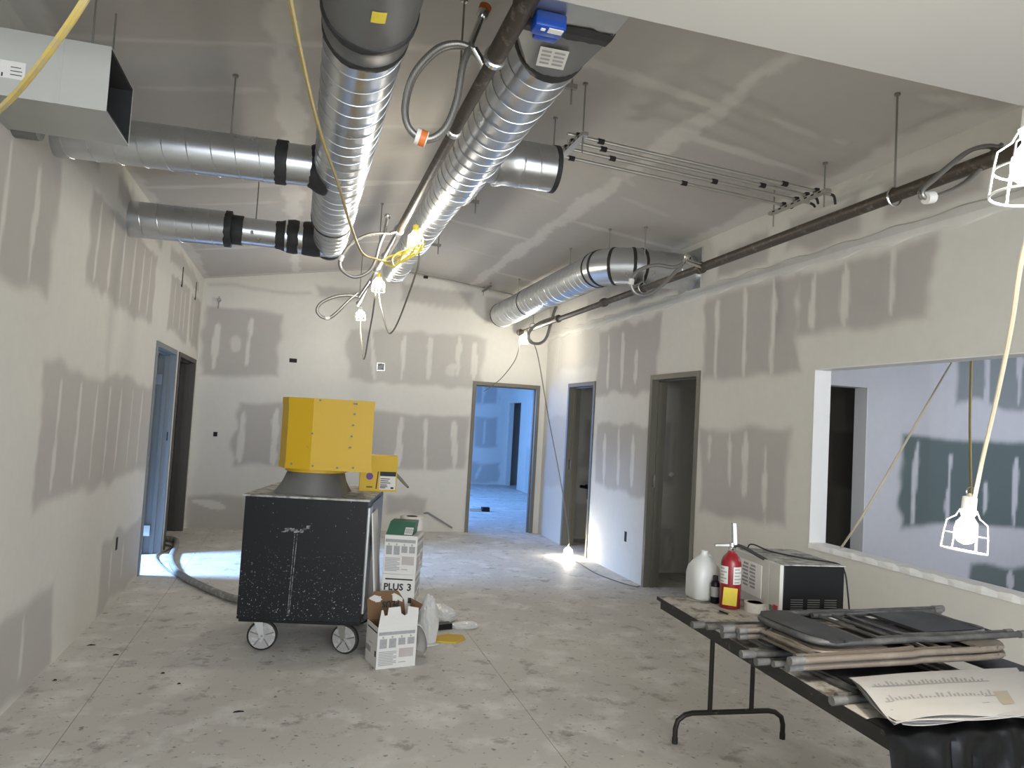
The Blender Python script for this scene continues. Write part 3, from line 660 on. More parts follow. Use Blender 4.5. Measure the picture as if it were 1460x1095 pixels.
# open rectangular duct by the left wall
dR = thing('rectangular_duct', (.25, 3.5, 2.76), 'pale grey rectangular duct with open end at the left wall', 'duct')
x1, y0, y1, z0, z1 = .485, 3.27, 3.68, 2.762, 3.03; t = .004
MB().box((0, y0, z0), (x1, y0+t, z1)).build('front_panel', 'sheet', dR); MB().box((0, y1-t, z0), (x1, y1, z1)).build('back_panel', 'sheet', dR)
MB().box((0, y0+t, z0), (x1, y1-t, z0+t)).build('bottom_panel', 'galvdull', dR); MB().box((0, y0+t, z1-t), (x1, y1-t, z1)).build('top_panel', 'sheet', dR)
MB().box((.01, y0+t, z0+t), (x1-.002, y0+t+.012, z1-t)).box((.01, y1-t-.012, z0+t), (x1-.002, y1-t, z1-t)).box((.01, y0+t, z0+t), (x1-.002, y1-t, z0+t+.012)).box((.01, y0+t, z1-t-.012), (x1-.002, y1-t, z1-t)).build('black_inside', 'inner', dR)  # inner faces coloured black
MB().box((.30, y0-.003, z0), (.315, y0, z1)).build('seam', 'sheet', dR)
MB().box((.10, y0-.002, z0+.07), (.19, y0, z0+.14)).build('paper_label', 'white', dR)
MB().box((.11, y0-.003, z0+.075), (.115, y0-.002, z0+.09)).box((.14, y0-.003, z0+.085), (.18, y0-.002, z0+.088)).box((.14, y0-.003, z0+.10), (.18, y0-.002, z0+.103)).box((.14, y0-.003, z0+.115), (.175, y0-.002, z0+.118)).build('print', 'ink', dR)
MB().cyl((.0, 3.76, 2.83), (.10, 3.76, 2.83), .075, n=24).build('round_collar', 'greymetal', dR, True)
for y in (3.32, 3.63): MB().cyl((.4, y, z1), (.4, y, ceil_z(.4)), .004, n=8).build('hanger_rod', 'rod', dR)

# ------------------------------------------------------------------ sprinkler pipes and braided hoses
PLX, PLZ = 1.93, 2.962
pL = thing('sprinkler_pipe', (PLX, 5, PLZ), 'brown steel sprinkler pipe running beside the long spiral duct', 'pipe')
MB().cyl((PLX, YB, PLZ), (PLX, 2.62, PLZ), .036, n=18).build('thick_run', 'steelpipe', pL, True)
MB().cyl((PLX, 2.62, PLZ), (PLX, 5.35, PLZ), .027, n=18).build('run', 'steelpipe', pL, True)
MB().cyl((PLX, 5.35, PLZ), (PLX, 9.2, PLZ-.02), .020, n=16).build('run', 'rod', pL, True)
MB().lathe((PLX, 2.60, PLZ), (0, 1, 0), [(0, .03), (.005, .044), (.03, .044), (.035, .03)], 18).build('coupling', 'chrome', pL, True)
for y, rr in ((3.37, .03), (5.36, .034), (6.3, .026), (6.96, .026), (9.15, .024)):
    MB().lathe((PLX, y-.02, PLZ), (0, 1, 0), [(0, rr), (.004, rr+.006), (.036, rr+.006), (.04, rr)], 16).build('clevis_ring', 'steel', pL, True)
for y in (3.37, 6.96, 9.15): rod(1.94, y, PLZ+.02, pL, .005)
PRX, PRZ = 4.27, 2.90
pR = thing('sprinkler_pipe', (PRX, 6, PRZ), 'brown steel sprinkler pipe hung along the right wall', 'pipe')
MB().cyl((PRX, YB, PRZ+.03), (PRX, 5.1, PRZ), .036, n=18).build('run', 'steelpipe', pR, True)
MB().cyl((PRX, 5.1, PRZ), (PRX, 10.05, PRZ-.01), .030, n=18).build('run', 'steelpipe', pR, True)
for y in (5.1, 7.0, 8.4, 10.0): MB().lathe((PRX, y-.03, PRZ), (0, 1, 0), [(0, .03), (.005, .046), (.055, .046), (.06, .03)], 16).build('coupling', 'steelpipe', pR, True)
for y in (3.14, 6.1, 9.4):
    rod(PRX, y, PRZ+.05, pR, .0055)
    MB().tube([(PRX+.045*math.cos(a), y, PRZ+.012+.05*math.sin(a)) for a in np.linspace(0, 6.283, 20)[:-1]], .006, 6, True).build('clevis_ring', 'steel', pR, True)
def hose(pxs, y, label, tee, end=None, r=.013, tagp=None, two=.0, tagm='orange', dy=.0):
    n_ = len(pxs); pts = [PY(x, yy, y+dy*i/(n_-1)) for i, (x, yy) in enumerate(pxs)]; root = thing('sprinkler_hose', pts[0], label, 'hose')
    s = spline(pts, 8); MB().tube(s, r, 10).build('braided_tube', 'braid', root, True)
    if two: MB().tube([p+Vector((0, two, .0))+(Vector((.008, 0, .004)) if 3 < i < len(s)-4 else Vector()) for i, p in enumerate(s)], r*.95, 10).build('braided_tube', 'braid', root, True)
    a, b = pts[0], tee; MB().cyl(a+(a-b)*.02, b, r*1.35, n=12).build('fitting', 'steel', root, True)
    if end:
        e = [PY(x, yy, y+dy) for x, yy in end]; MB().cyl(pts[-1], e[0], r*1.05, n=12).build('nipple', 'chrome', root, True)
        d = (e[0]-pts[-1]).normalized(); MB().lathe(e[0], d, [(0, r*1.2), (.01, r*1.9), (.03, r*1.9), (.034, r*1.4)], 14).build('sprinkler_cup', 'chrome', root, True)
        if len(end) > 1: MB().lathe(e[0]+d*.034, d, [(0, r*1.9), (.02, r*2.0), (.024, r*1.6)], 14).build('cap', tagm, root, True)
    if tagp:
        i = tagp; d = (s[i+1]-s[i-1]).normalized(); MB().cyl(s[i]-d*.022, s[i]+d*.022, r*1.5+(two and .012), n=12).build('tag', 'white', root, True)
        if tagm == 'orange' and two: MB().cyl(s[i]-d*.006, s[i]+d*.018, r*1.55+.012, n=12).build('tag_print', 'orange', root, True)
    return root
hose([(676, 70), (652, 62), (622, 70), (590, 105), (577, 150), (583, 182), (607, 198), (633, 184), (650, 145), (660, 90), (672, 62)], 2.72, 'double braided steel hose loop with orange cap at the bulkhead end', Vector((PLX, 2.74, PLZ)), [(686, 26), (690, 14)], .0125, 46, .028)
hose([(556, 333), (528, 334), (503, 346), (486, 368), (487, 384), (505, 395), (525, 388), (535, 372), (541, 350), (548, 333)], 5.34, 'braided hose loop with white tag beside the first hanging lamp', Vector((PLX, 5.36, PLZ)), [(552, 312)], .0125, 24, .0, 'white')
hose([(512, 424), (500, 421), (478, 423), (458, 432), (452, 443), (459, 452), (470, 453), (482, 444), (497, 429), (510, 418)], 7.5, 'braided hose loop closest to the far wall on the left pipe', Vector((PLX, 7.45, PLZ)), None, .0155, 46, .0, 'white')
hose([(978, 372), (962, 381), (935, 378), (910, 386), (900, 402), (905, 417), (920, 421), (940, 410), (957, 394), (972, 378)], 5.0, 'braided hose loop in front of the segmented duct elbow', Vector((PRX, 5.05, PRZ)), [(978, 370)], .0145, 32, .0, 'white')
hose([(797, 452), (783, 455), (765, 463), (754, 475), (756, 487), (768, 490), (778, 483), (784, 466), (789, 448), (793, 437)], 8.9, 'dark braided hose loop at the far end of the right pipe', Vector((PRX, 8.7, PRZ)), None, .019)
hose([(1432, 214), (1412, 208), (1385, 214), (1360, 232), (1332, 256), (1316, 271), (1320, 282), (1345, 276), (1375, 262), (1397, 242), (1412, 222), (1428, 206)], 2.62, 'braided hose loop with white tag on the right pipe under the low ceiling', Vector((PRX, 2.55, PRZ+.01)), None, .0105, 50, .022, 'white')

# ------------------------------------------------------------------ conduits on trapeze struts
rk = [('near left', 2.83, 3.36), ('right', 4.55, 3.27)]
for i, (nm, x, z) in enumerate(rk):
    r = thing('trapeze_rack', (x, 4.25, z), ['perforated strut rack holding conduits at the ceiling ridge side', 'perforated strut rack holding conduits beside the right wall'][i], 'pipe rack', 'trapeze racks of the ceiling conduits')
    MB().box((x-.02, 4.0, z-.036), (x+.02, 4.62, z-.015)).build('strut', 'conduit', r)
    for k in range(8): MB().box((x-.0205, 4.05+k*.07, z-.030), (x+.0205, 4.08+k*.07, z-.020)).build('slot', 'dark', r)
    for y in (4.04, 4.58): rod(x, y, z-.13, r, .005)
for i, y in enumerate((4.12, 4.22, 4.33, 4.47)):
    x0, x1 = (2.76, 2.80, 2.80, 2.84)[i], (4.66, 4.60, 4.66, 4.58)[i]
    zf = lambda x: 3.36+(x-2.83)/(4.55-2.83)*(-.09)
    r = thing('conduit', (x0, y, zf(x0)), ['straight steel conduit on the ceiling racks, first from the bulkhead', 'straight steel conduit on the ceiling racks, second from the bulkhead', 'straight steel conduit on the ceiling racks, third from the bulkhead', 'straight steel conduit on the ceiling racks, farthest from the bulkhead'][i], 'conduit', 'conduits on the ceiling racks')
    MB().cyl((x0, y, zf(x0)), (x1, y, zf(x1)), .0115, n=12).build('tube', 'conduit', r, True)
    for x in ((2.98, 4.3), (3.04, 4.2), (3.15, 3.9), (2.92, 3.75))[i]: MB().cyl((x-.02, y, zf(x-.02)), (x+.02, y, zf(x+.02)), .0165, n=12).build('coupling', 'dark', r, True)
    for x in (2.83, 4.55): MB().box((x-.014, y-.016, zf(x)-.016), (x+.014, y+.016, zf(x)+.018)).build('strap', 'rubber', r)
    MB().tube(spline([(x1, y, zf(x1)), (x1+.04, y+.01, zf(x1)-.005), (x1+.07, y+.03, zf(x1)-.05+.02*i)], 5), .009, 8).build('wire_tail', 'rubber', r, True)
r = thing('conduit', (3.6, 10.2, 3.5), 'long thin conduit hung just before the far wall', 'conduit')
pts = [PY(572, 386, 10.15), PY(640, 400, 10.15), PY(733, 421, 10.15)]
MB().tube(pts, .014, 8).build('tube', 'conduit', r, True)
q = PY(692, 411, 10.15); MB().box((q.x-.015, q.y-.32, q.z-.03), (q.x+.015, q.y+.15, q.z-.012)).build('strut', 'greymetal', r)
for y in (q.y-.28, q.y+.1): rod(q.x, y, q.z-.09, r)
for px, py in ((607, 395), (576, 390), (563, 392)):
    q = PY(px, py, 10.15); MB().cyl((q.x-.03, q.y, q.z), (q.x+.03, q.y, q.z), .022, n=10).build('coupling', 'dark', r, True)

# ------------------------------------------------------------------ temporary lights
def lamp(c, d, label, power, sc=1., sock='ylit', cage='wire', group='caged temporary lamps'):
    """c = bulb centre, d = direction from socket to open end"""
    c = Vector(c); d = Vector(d).normalized(); root = thing('caged_lamp', c-d*.09*sc, label, 'lamp', group)
    top = c-d*.105*sc; x, y = frame_of(d)
    MB().lathe(top, d, [(0, .008*sc), (.003*sc, .019*sc), (.05*sc, .020*sc), (.062*sc, .015*sc)], 14).build('socket', sock, root, True)
    MB().tube([top-d*.012*sc+(x*math.cos(a)*.014+d*math.sin(a)*.014)*sc for a in np.linspace(0, 6.283, 15)[:-1]], .0022*sc, 6, True).build('hook', 'steel', root, True)
    R = .030*sc; A = 4*math.pi*R*R
    em = emit('bulb_glow', BULB, power*BP/(math.pi*A))
    MB().lathe(top, d, [(.06*sc, .014*sc), (.075*sc, .022*sc), (.09*sc, .029*sc), (.105*sc, .0305*sc), (.12*sc, .027*sc), (.131*sc, .017*sc), (.136*sc, .004*sc)], 14).build('bulb', em, root, True)
    cg = MB(); prof = [(.04, .021), (.06, .030), (.075, .050), (.11, .0545), (.155, .0575)]
    for k in range(6):
        a = k*math.pi/3+.3; cg.tube([top+d*t*sc+(x*math.cos(a)+y*math.sin(a))*r_*sc for t, r_ in prof], .0018*sc, 5)
    for t, r_, w in ((.04, .021, .002), (.11, .0545, .0016), (.155, .0575, .0024)):
        cg.tube([top+d*t*sc+(x*math.cos(a)+y*math.sin(a))*r_*sc for a in np.linspace(0, 6.283, 25)[:-1]], w*sc, 5, True)
    cg.build('cage', cage, root, True)
    return root
B1 = PD(1470, 238, 1.25); lamp(B1, (-.05, .02, -1), 'bright caged lamp with white wire guard below the low front ceiling', 22, 1., 'wire')
B2 = PD(1377, 760, 2.08); lamp(B2, (-.12, .0, -1), 'bright caged lamp dangling in front of the wall opening', 16, 1., 'wire')
BA = Vector((2.035, 5.2, 2.86)); lamp(BA, (.04, -.02, -1), 'caged lamp with yellow socket tied under the long spiral duct', 25, 1.1, 'ylit', 'ylit')
BB = Vector((PLX+.015, 6.836, 2.80)); lamp(BB, (0, 0, -1), 'caged lamp with yellow socket hung mid-way on the left pipe', 25, 1.1, 'ylit', 'wire')
BC = Vector((PLX+.03, 9.05, 2.80)); lamp(BC, (.1, 0, -1), 'caged lamp hung from the left pipe end by the far wall', 25, 1.05, 'wire', 'wire')
BD = Vector((4.16, 9.42, 2.74)); lamp(BD, (-.2, 0, -1), 'caged lamp tucked behind the hose loop on the right pipe', 25, 1.1, 'wire', 'wire')
BE = Vector((4.60, 8.50, .075)); lamp(BE, (-.3, -.75, -.22), 'caged lamp lying on the concrete floor by the narrow doorway', 15, 1., 'wire', 'wire')
lamp((1.6, -2.8, 2.45), (0, 0, -1), 'added unseen caged lamp under the low ceiling by the front windows', 16)  # extra lamp added out of view to brighten the room
lamp((6.9, 2.6, 2.5), (0, 0, -1), 'caged lamp hung in the side room beyond the wall opening', 14)
def cord(pts, r, mat, label, k=8, n=7, name='power_cord'):
    return tag(MB().tube(spline(pts, k), r, n).build(name, mat, None, True), label, 'cord')
cord([PD(136, -30, .82), PD(118, 4, .83), PD(86, 52, .86), PD(44, 108, .92), PD(8, 148, 1.0), PD(-40, 190, 1.1)], .0045, 'ycord', 'yellow power cord crossing the open rectangular duct')
cord([PZ(408, -30, 2.62), PZ(416, 12, 2.68), PZ(430, 80, 2.74), PZ(446, 150, 2.78), PZ(462, 205, 2.78), PZ(483, 265, 2.77), PZ(500, 322, 2.72), PZ(516, 360, 2.66), PD(535, 369, 5.0), PD(556, 373, 5.15), PD(576, 362, 5.2), PD(592, 342, 5.25)], .008, 'ycord', 'dusty yellow cord sagging across the duct with two branches')
MBc = MB()
for k in range(5):
    a = k*1.25; c0 = Vector((1.90+.03*k, 5.12, 2.69+.016*k))
    MBc.tube(spline([c0+Vector((.075*math.cos(t)+.02*math.sin(2*t+a), .04*math.sin(t+a*.7), .045*math.sin(t+a*.35)+.035*math.cos(t))) for t in np.linspace(0, 6.28, 9)[:-1]], 5, True), .006, 6, True)
tag(MBc.build('cord_bundle', 'ylit', None, True), 'bundle of yellow cord loops coloured as lamp-lit under the first hanging lamp', 'cord')  # brighter than the other yellow cords, lamp light put into the colour
cord([BA+Vector((0, 0, .12)), PD(597, 370, 5.22), PD(590, 398, 5.3), PD(578, 432, 5.7), PD(566, 462, 6.1), PD(557, 475, 6.3), PD(551, 468, 6.4), PD(545, 445, 6.6), PD(541, 425, 6.8), BB+Vector((0, 0, .12))], .007, 'gcord', 'grey cord sagging between the first and second hanging lamps')
cord([BB+Vector((-.01, 0, .12)), PD(534, 428, 6.9), PD(531, 450, 7.2), PD(525, 482, 7.7), PD(521, 506, 8.2), PD(518, 511, 8.5), PD(516, 490, 8.8), PD(514, 468, 9.1), BC+Vector((0, 0, .11))], .008, 'gcord', 'grey cord sagging between the second and third hanging lamps')
cord([(4.2, 9.44, 2.78), PD(765, 500, 9.5), PD(781, 590, 9.2), PD(800, 690, 8.9), PD(811, 765, 8.6), (4.60, 8.52, .14)], .006, 'gcord', 'thin cord dropping from the right pipe to the lamp on the floor')
cord([(4.12, 9.44, 2.74), PD(735, 512, 9.9), PD(716, 538, 10.1), PD(700, 551, 10.30), PD(690, 558, 10.9)], .006, 'gcord', 'thin cord swinging from the right pipe through the far doorway')
cord([(4.62, 8.46, .02), PZ(845, 815, .006), PZ(880, 829, .006), PZ(905, 836, .006), (4.80, 6.95, .006)], .006, 'gcord', 'thin cord lying on the floor along the right wall')
cord([B1+Vector((.0, .0, .115)), B1+Vector((.02, -.02, .3)), B1+Vector((.03, -.05, ZB-B1.z))], .0045, 'ccord', 'cream cord rising from the lamp to the low ceiling')
cord([B1+Vector((.01, .0, .115)), PD(1500, 200, 1.35), PD(1490, 260, 1.45), PD(1458, 365, 1.62), PD(1443, 460, 1.75), PD(1425, 550, 1.87), PD(1402, 650, 1.98), PD(1388, 715, 2.06), B2+Vector((.01, 0, .11))], .0055, 'ccord', 'cream cord linking the two lamps beside the wall opening')
cord([PY(1386, 430, 5.3), PY(1385, 510, 5.3), PY(1383, 600, 5.3), PY(1384, 700, 5.3), PY(1382, 745, 5.3)], .012, 'ycord', 'straight tan cord hanging in the side room behind the lamp')
cord([PY(1395, 455, 5.2), PY(1360, 512, 5.2), PD(1330, 563, 4.95), PD(1280, 650, 4.85), PD(1230, 735, 4.75), PX(1196, 786, 4.93)], .008, 'ccord', 'taut pale cord slanting down to the sill of the wall opening')
# cords of the added lamp behind the viewer and the side room lamp
cord([(1.6, -2.8, 2.57), (1.6, -2.8, ZB)], .004, 'ccord', 'short cream cord of the added unseen lamp by the front windows'); cord([(6.9, 2.6, 2.62), (6.9, 2.6, 2.9)], .004, 'ccord', 'short cream cord of the side room lamp')

# ------------------------------------------------------------------ insulation blower on casters
TH = math.radians(-12.5); FLc = Vector((1.02, 5.15, 0)); TB = Matrix.Translation(FLc) @ Matrix.Rotation(TH, 4, 'Z')
bw, bd, bz0, bz1 = .80, .95, .225, 1.035
bl = thing('blower_machine', FLc+Vector((.4, .4, 0)), 'black insulation blower on casters with a yellow hopper', 'machine')
def LB(): return MB(TB)
LB().bevbox((0, 0, bz0), (bw, bd, bz1-.01), .004).build('cabinet', 'cabinet', bl)
LB().box((.01, .02, bz0-.022), (bw-.01, bd-.02, bz0)).build('base_frame', 'black', bl)
tp = LB().box((-.012, -.012, bz1-.012), (bw+.012, bd+.012, bz1)).build('top_plate', 'topdust', bl)
sm = LB()
for k in range(9):
    x = .25+k*.02; h = .004+.01*abs(math.sin(k*1.3)); z = .80+.012*math.sin(k*.9)+k*.0035; sm.quad((x, -.0012, z-h), (x+.022, -.0012, z-h+.002), (x+.024, -.0012, z+h), (x, -.0012, z+h*.8))
for x0, x1 in ((.335, .325), (.352, .335)): sm.quad((x0, -.0012, .79), (x0+.004, -.0012, .79), (x1+.004, -.0012, .26), (x1, -.0012, .26))
sm.build('dried_smear', 'smear', bl)
sd = LB().box((bw+.0005, .05, bz0+.05), (bw+.012, .20, bz1-.06)).build('side_bar', 'galvdull', bl)
LB().box((bw+.0005, .24, bz0+.04), (bw+.006, bd-.05, bz1-.05)).build('side_panel', 'greymetal', bl)  # grey panel lighter than the cabinet, for reflections on its side
for x, y in ((.12, .10), (bw-.13, .10), (.12, bd-.12), (bw-.13, bd-.12)):
    sw = .10 if x < .4 else -.35; ca = TB @ Vector((x, y, 0)); Tc = Matrix.Translation(ca) @ Matrix.Rotation(TH+sw, 4, 'Z')
    cst = MB(Tc).box((-.05, -.045, .195), (.05, .045, .204)).build('caster_plate', 'greymetal', bl)
    off = .03
    for s_ in (-.026, .022):
        MB(Tc).prism([(-.028, s_, .195), (.03, s_, .195), (off+.014, s_, .085), (off-.014, s_, .085)], (0, .004, 0)).build('fork', 'galvdull', cst)
    wh = MB(Tc).lathe((off, -.019, .098), (0, 1, 0), [(0, .082), (.003, .0945), (.008, .098), (.03, .098), (.035, .0945), (.038, .082)], 32).build('tyre', 'rubber', bl, True)
    MB(Tc).lathe((off, -.0205, .098), (0, 1, 0), [(0, .02), (.0004, .03), (.0008, .085), (.040, .085), (.0405, .03), (.041, .02)], 28).build('wheel_disc', 'hub', wh, True)
    for k in range(5):
        a = k*1.257+.3; MB(Tc).prism([(off+.022*math.cos(a-.12), -.0225, .098+.022*math.sin(a-.12)), (off+.08*math.cos(a-.05), -.0225, .098+.08*math.sin(a-.05)), (off+.08*math.cos(a+.05), -.0225, .098+.08*math.sin(a+.05)), (off+.022*math.cos(a+.12), -.0225, .098+.022*math.sin(a+.12))], (0, .003, 0)).build('spoke', 'greymetal', wh)
    MB(Tc).cyl((off, -.03, .098), (off, .03, .098), .008, n=10).build('axle', 'steel', wh, True)
# grey frustum (square to round)
cxm, cym = .375, .33; fr = []; n = 28; ff = []
for i in range(n):
    a = 2*math.pi*i/n; k = 1/max(abs(math.cos(a)), abs(math.sin(a))); fr.append((cxm+.235*k*math.cos(a), cym+.235*k*math.sin(a), bz1))
for i in range(n):
    a = 2*math.pi*i/n; fr.append((cxm+.195*math.cos(a)+.01, cym+.195*math.sin(a), bz1+.15))
LB().add(fr, [(i, (i+1) % n, n+(i+1) % n, n+i) for i in range(n)]+[tuple(range(n, 2*n))]).build('frustum', 'greymetal', bl, True)
LB().lathe((cxm+.01, cym, bz1+.145), (0, 0, 1), [(0, .20), (.004, .212), (.03, .212), (.034, .20)], 32).build('hopper_rim', 'yellow', bl, True)
hz0, hz1 = bz1+.178, bz1+.655
hp = [(.10, .20), (.175, .07), (.36, .015), (.785, .045), (.70, .45), (.58, .62), (.28, .64), (.10, .45)]
tl = Matrix.Rotation(math.radians(1.2), 4, 'Y')
def hpoly(k, z, dx=0): return [(cxm+.01+(x-.40)*k*.94+.05+dx, cym+(y-.33)*k*.94, z) for x, y in hp]
hh = LB(); n = len(hp); lo = hpoly(1., hz0); hi = hpoly(1.0, hz1, -.004)
inn = hpoly(.97, hz1, -.004); inb = hpoly(.97, hz0+.02)
hh.add(lo+hi+inn+inb, [tuple(range(n))[::-1]]+[(i, (i+1) % n, n+(i+1) % n, n+i) for i in range(n)]+[(n+i, n+(i+1) % n, 2*n+(i+1) % n, 2*n+i) for i in range(n)]+[(2*n+i, 2*n+(i+1) % n, 3*n+(i+1) % n, 3*n+i) for i in range(n)]+[tuple(range(3*n, 4*n))])
hopper = hh.build('hopper', 'yellow', bl)
for z, nm in ((hz1-.045, 'top_lip'), (hz0-.002, 'bottom_lip')):
    a = hpoly(1.012, z, -.004 if z > 1.5 else 0); b_ = hpoly(1.012, z+.045 if z > 1.5 else z+.04, -.004 if z > 1.5 else 0)
    LB().add(a+b_, [(i, (i+1) % n, n+(i+1) % n, n+i) for i in range(n)]).build(nm, 'yellow', hopper)
for (fx, fz) in ((.645, .385), (.64, .31), (.635, .235), (.63, .16), (.66, .025), (.55, .02), (.38, .025), (.22, .03), (.655, .455), (.64, .455), (.40, .465), (.36, .24)):
    e = (fx-.36)/.33; y = cym+(.015+.015*e-.33)-.005 if fx > .36 else cym+(.07-.055*(fx-.175)/.185-.33)-.005
    y = cym+(y-cym)*.94; LB().cyl((cxm+.06+(fx-.40)*.94, y+.008, hz0+fz), (cxm+.06+(fx-.40)*.94, y-.004, hz0+fz), .007, n=8).build('bolt', 'greymetal', hopper)
# things on and around the blower
def tmat(x, y, z, rz): return Matrix.Translation((x, y, z)) @ Matrix.Rotation(rz, 4, 'Z')
yb = PY(512, 698, 5.55); Ty = tmat(yb.x, 5.55, bz1+.001, math.radians(-4))
yr = thing('yellow_box', (yb.x, 5.55, bz1), 'yellow cardboard box with black and white label on the blower', 'box')
MB(Ty).box((0, 0, 0), (.27, .24, .262)).build('carton', 'yellowbox', yr)
MB(Ty).box((-.001, -.001, .155), (.271, .241, .157)).build('lid_seam', 'yellowbox', yr)
MB(Ty).box((.145, -.0015, .015), (.262, 0, .115)).build('label_panel', 'white', yr); MB(Ty).box((.145, -.002, .115), (.262, 0, .148)).build('label_header', 'ink', yr)
MB(Ty).prism([(.118, -.0015, .02), (.126, -.0015, .02), (.136, -.0015, .148), (.128, -.0015, .148)], (0, .001, 0)).build('label_stripe', 'ink', yr)
pb = MB(Ty)
for z, w in ((.092, .07), (.077, .06), (.062, .075), (.047, .05), (.035, .055), (.025, .04)): pb.box((.15, -.0022, z), (.15+w, -.0014, z+.006))
pb.box((.228, -.0022, .022), (.25, -.0014, .036)).build('print', 'ink', yr)
MB(Ty).lathe((.07, -.0005, .11), (0, -1, 0), [(0, .026), (.001, .026), (.0015, .01)], 16).build('round_emblem', 'purple', yr)
MB(Ty).box((.05, -.0015, .028), (.095, 0, .036)).build('print', 'ink', yr)
q0, q1 = PY(560, 671, 5.85), PY(581, 694, 5.85)
r = thing('pry_bar', q0, 'dark tool handle sticking out behind the yellow box', 'tool'); MB().tube([q0+Vector((-.15, .02, .07)), q0, q0.lerp(q1, .6), q1], [.012, .012, .013, .009], 8).build('handle', 'gcord', r, True); MB().cyl(q1, q1+(q1-q0).normalized()*.012, .010, .004, n=8).build('tip', 'dark', r)
r = thing('metal_strip', (3.2, D-.1, 0), 'grey metal strip leaning against the far wall on the floor', 'strip')
a, b_ = PY(610, 731, D-.03), PY(645, 753, D-.06); MB().prism([a+Vector((0, 0, .012)), b_+Vector((0, 0, .016)), b_+Vector((0, 0, -.014)), a+Vector((0, 0, -.02))], (0, .006, 0)).build('strip', 'greymetal', r); MB().prism([a+Vector((0, 0, .012)), a+Vector((-.06, 0, .0)), a+Vector((-.06, 0, -.02)), a+Vector((0, 0, -.02))], (0, .006, 0)).build('bent_end', 'greymetal', r)
# pale panel added for the light reflections on the blower side
r = thing('reflection_board', TB @ Vector((bw+.05, .3, 0)), 'pale panel standing in for reflections on the blower side', 'board')
LBm = LB(); LBm.hexa([(bw+.10, .10, .0), (bw+.11, .10, 0), (bw+.11, .42, 0), (bw+.10, .42, 0), (bw+.014, .12, .93), (bw+.024, .12, .93), (bw+.024, .40, .93), (bw+.014, .40, .93)])
LBm.build('panel', 'white', r)

# ------------------------------------------------------------------ cartons
def label_face(T, w, h, root, style=0, y=-.001):
    pr = MB(T); pk = MB(T); dk = MB(T)
    if style == 0:
        pr.box((.03*w, y, .82*h), (.95*w, 0, .90*h))
        for k in range(4): pr.box(((.06+.235*k)*w, y, (.50 if k < 2 else .56)*h), ((.24+.235*k)*w, 0, .73*h)); pr.box(((.12+.235*k)*w, y, .745*h), ((.16+.235*k)*w, 0, .79*h))
        for k in range(9): pr.box((.05*w, y, (.08+.04*k)*h), ((.5 if k % 3 else .42)*w, 0, (.10+.04*k)*h))
        pk.box((.56*w, y, .25*h), (.93*w, 0, .47*h)); pr.box((.56*w, y, .12*h), (.75*w, 0, .14*h))
    else:
        dk.box((.1*w, y, .86*h), (.93*w, 0, .895*h)); pr.box((.03*w, y, .28*h), (.45*w, 0, .42*h)); dk.box((.82*w, y, .28*h), (.93*w, 0, .42*h)); pr.box((.3*w, y, .52*h), (.55*w, 0, .54*h))
    pr.build('print', 'print', root)
    if pk.v: pk.build('print', 'pinkprint', root)
    if dk.v: dk.build('print', 'ink', root)
def carton(x, y, z, rz, w, d, h, label, style=0, group='joint compound cartons'):
    T = tmat(x, y, z, rz); r = thing('carton', (x, y, z), label, 'carton', group)
    MB(T).bevbox((0, 0, 0), (w, d, h), .003).build('body', 'white', r); label_face(T, w, h, r, style)
    TS = T @ Matrix.Translation((w, 0, 0)) @ Matrix.Rotation(math.pi/2, 4, 'Z'); label_face(TS, d, h, r, 0)
    e = MB(T).box((-.0008, -.0008, h-.002), (w+.0008, d+.0008, h+.0005)); e.build('lid', 'white', r)
    return r, T
cth = math.radians(-17); s0 = Vector((1.945, 5.10)); cw, cdp, ch = .225, .30, .262
carton(s0.x, s0.y, 0, cth, cw, cdp, ch, 'white printed carton at the bottom of the stack beside the blower')
r, T = carton(s0.x-.004, s0.y, ch+.001, cth+.02, cw, cdp, ch, 'white carton lettered PLUS 3 in the middle of the stack', 1)
text_mesh('PLUS', .062, 'ink', r, T @ Matrix.Translation((.014, -.0015, ch*.60)) @ Matrix.Rotation(math.pi/2, 4, 'X')); text_mesh('3', .066, 'ink', r, T @ Matrix.Translation((.172, -.0015, ch*.60)) @ Matrix.Rotation(math.pi/2, 4, 'X'))
carton(s0.x-.002, s0.y+.004, 2*ch+.002, cth-.015, cw, cdp, ch, 'white printed carton at the top of the stack beside the blower')
zt = 3*ch+.004; T = tmat(s0.x+.0, s0.y+.004, zt, cth-.015)
r = thing('green_carton', (s0.x, s0.y, zt), 'dark green carton with barcode label lying on the carton stack', 'carton')
MB(T).hexa([(.0, .02, 0), (.185, .02, 0), (.185, .2, 0), (.0, .2, 0), (.02, .06, .085), (.195, .06, .085), (.195, .2, .085), (.02, .2, .085)]).build('body', 'green_card', r)
MB(T).prism([(.125, .0215, .004), (.18, .0215, .004), (.186, .042, .05), (.131, .042, .05)], (0, -.001, 0)).build('barcode_label', 'white', r)
pb = MB(T)
for k in range(6): pb.prism([(.132+k*.008, .0225, .01), (.135+k*.008, .0225, .01), (.140+k*.008, .0385, .044), (.137+k*.008, .0385, .044)], (0, -.001, 0))
pb.build('print', 'ink', r)
r = thing('tape_roll', (s0.x+.2, s0.y+.15, zt), 'large dusty tape roll lying behind the green carton', 'tape')
MB(T).cyl((.13, .29, .001), (.13, .29, .095), .085, n=24).build('roll', 'tape_dust', r, True); MB(T).cyl((.13, .29, .095), (.13, .29, .097), .04, n=18).build('core', 'dark', r)
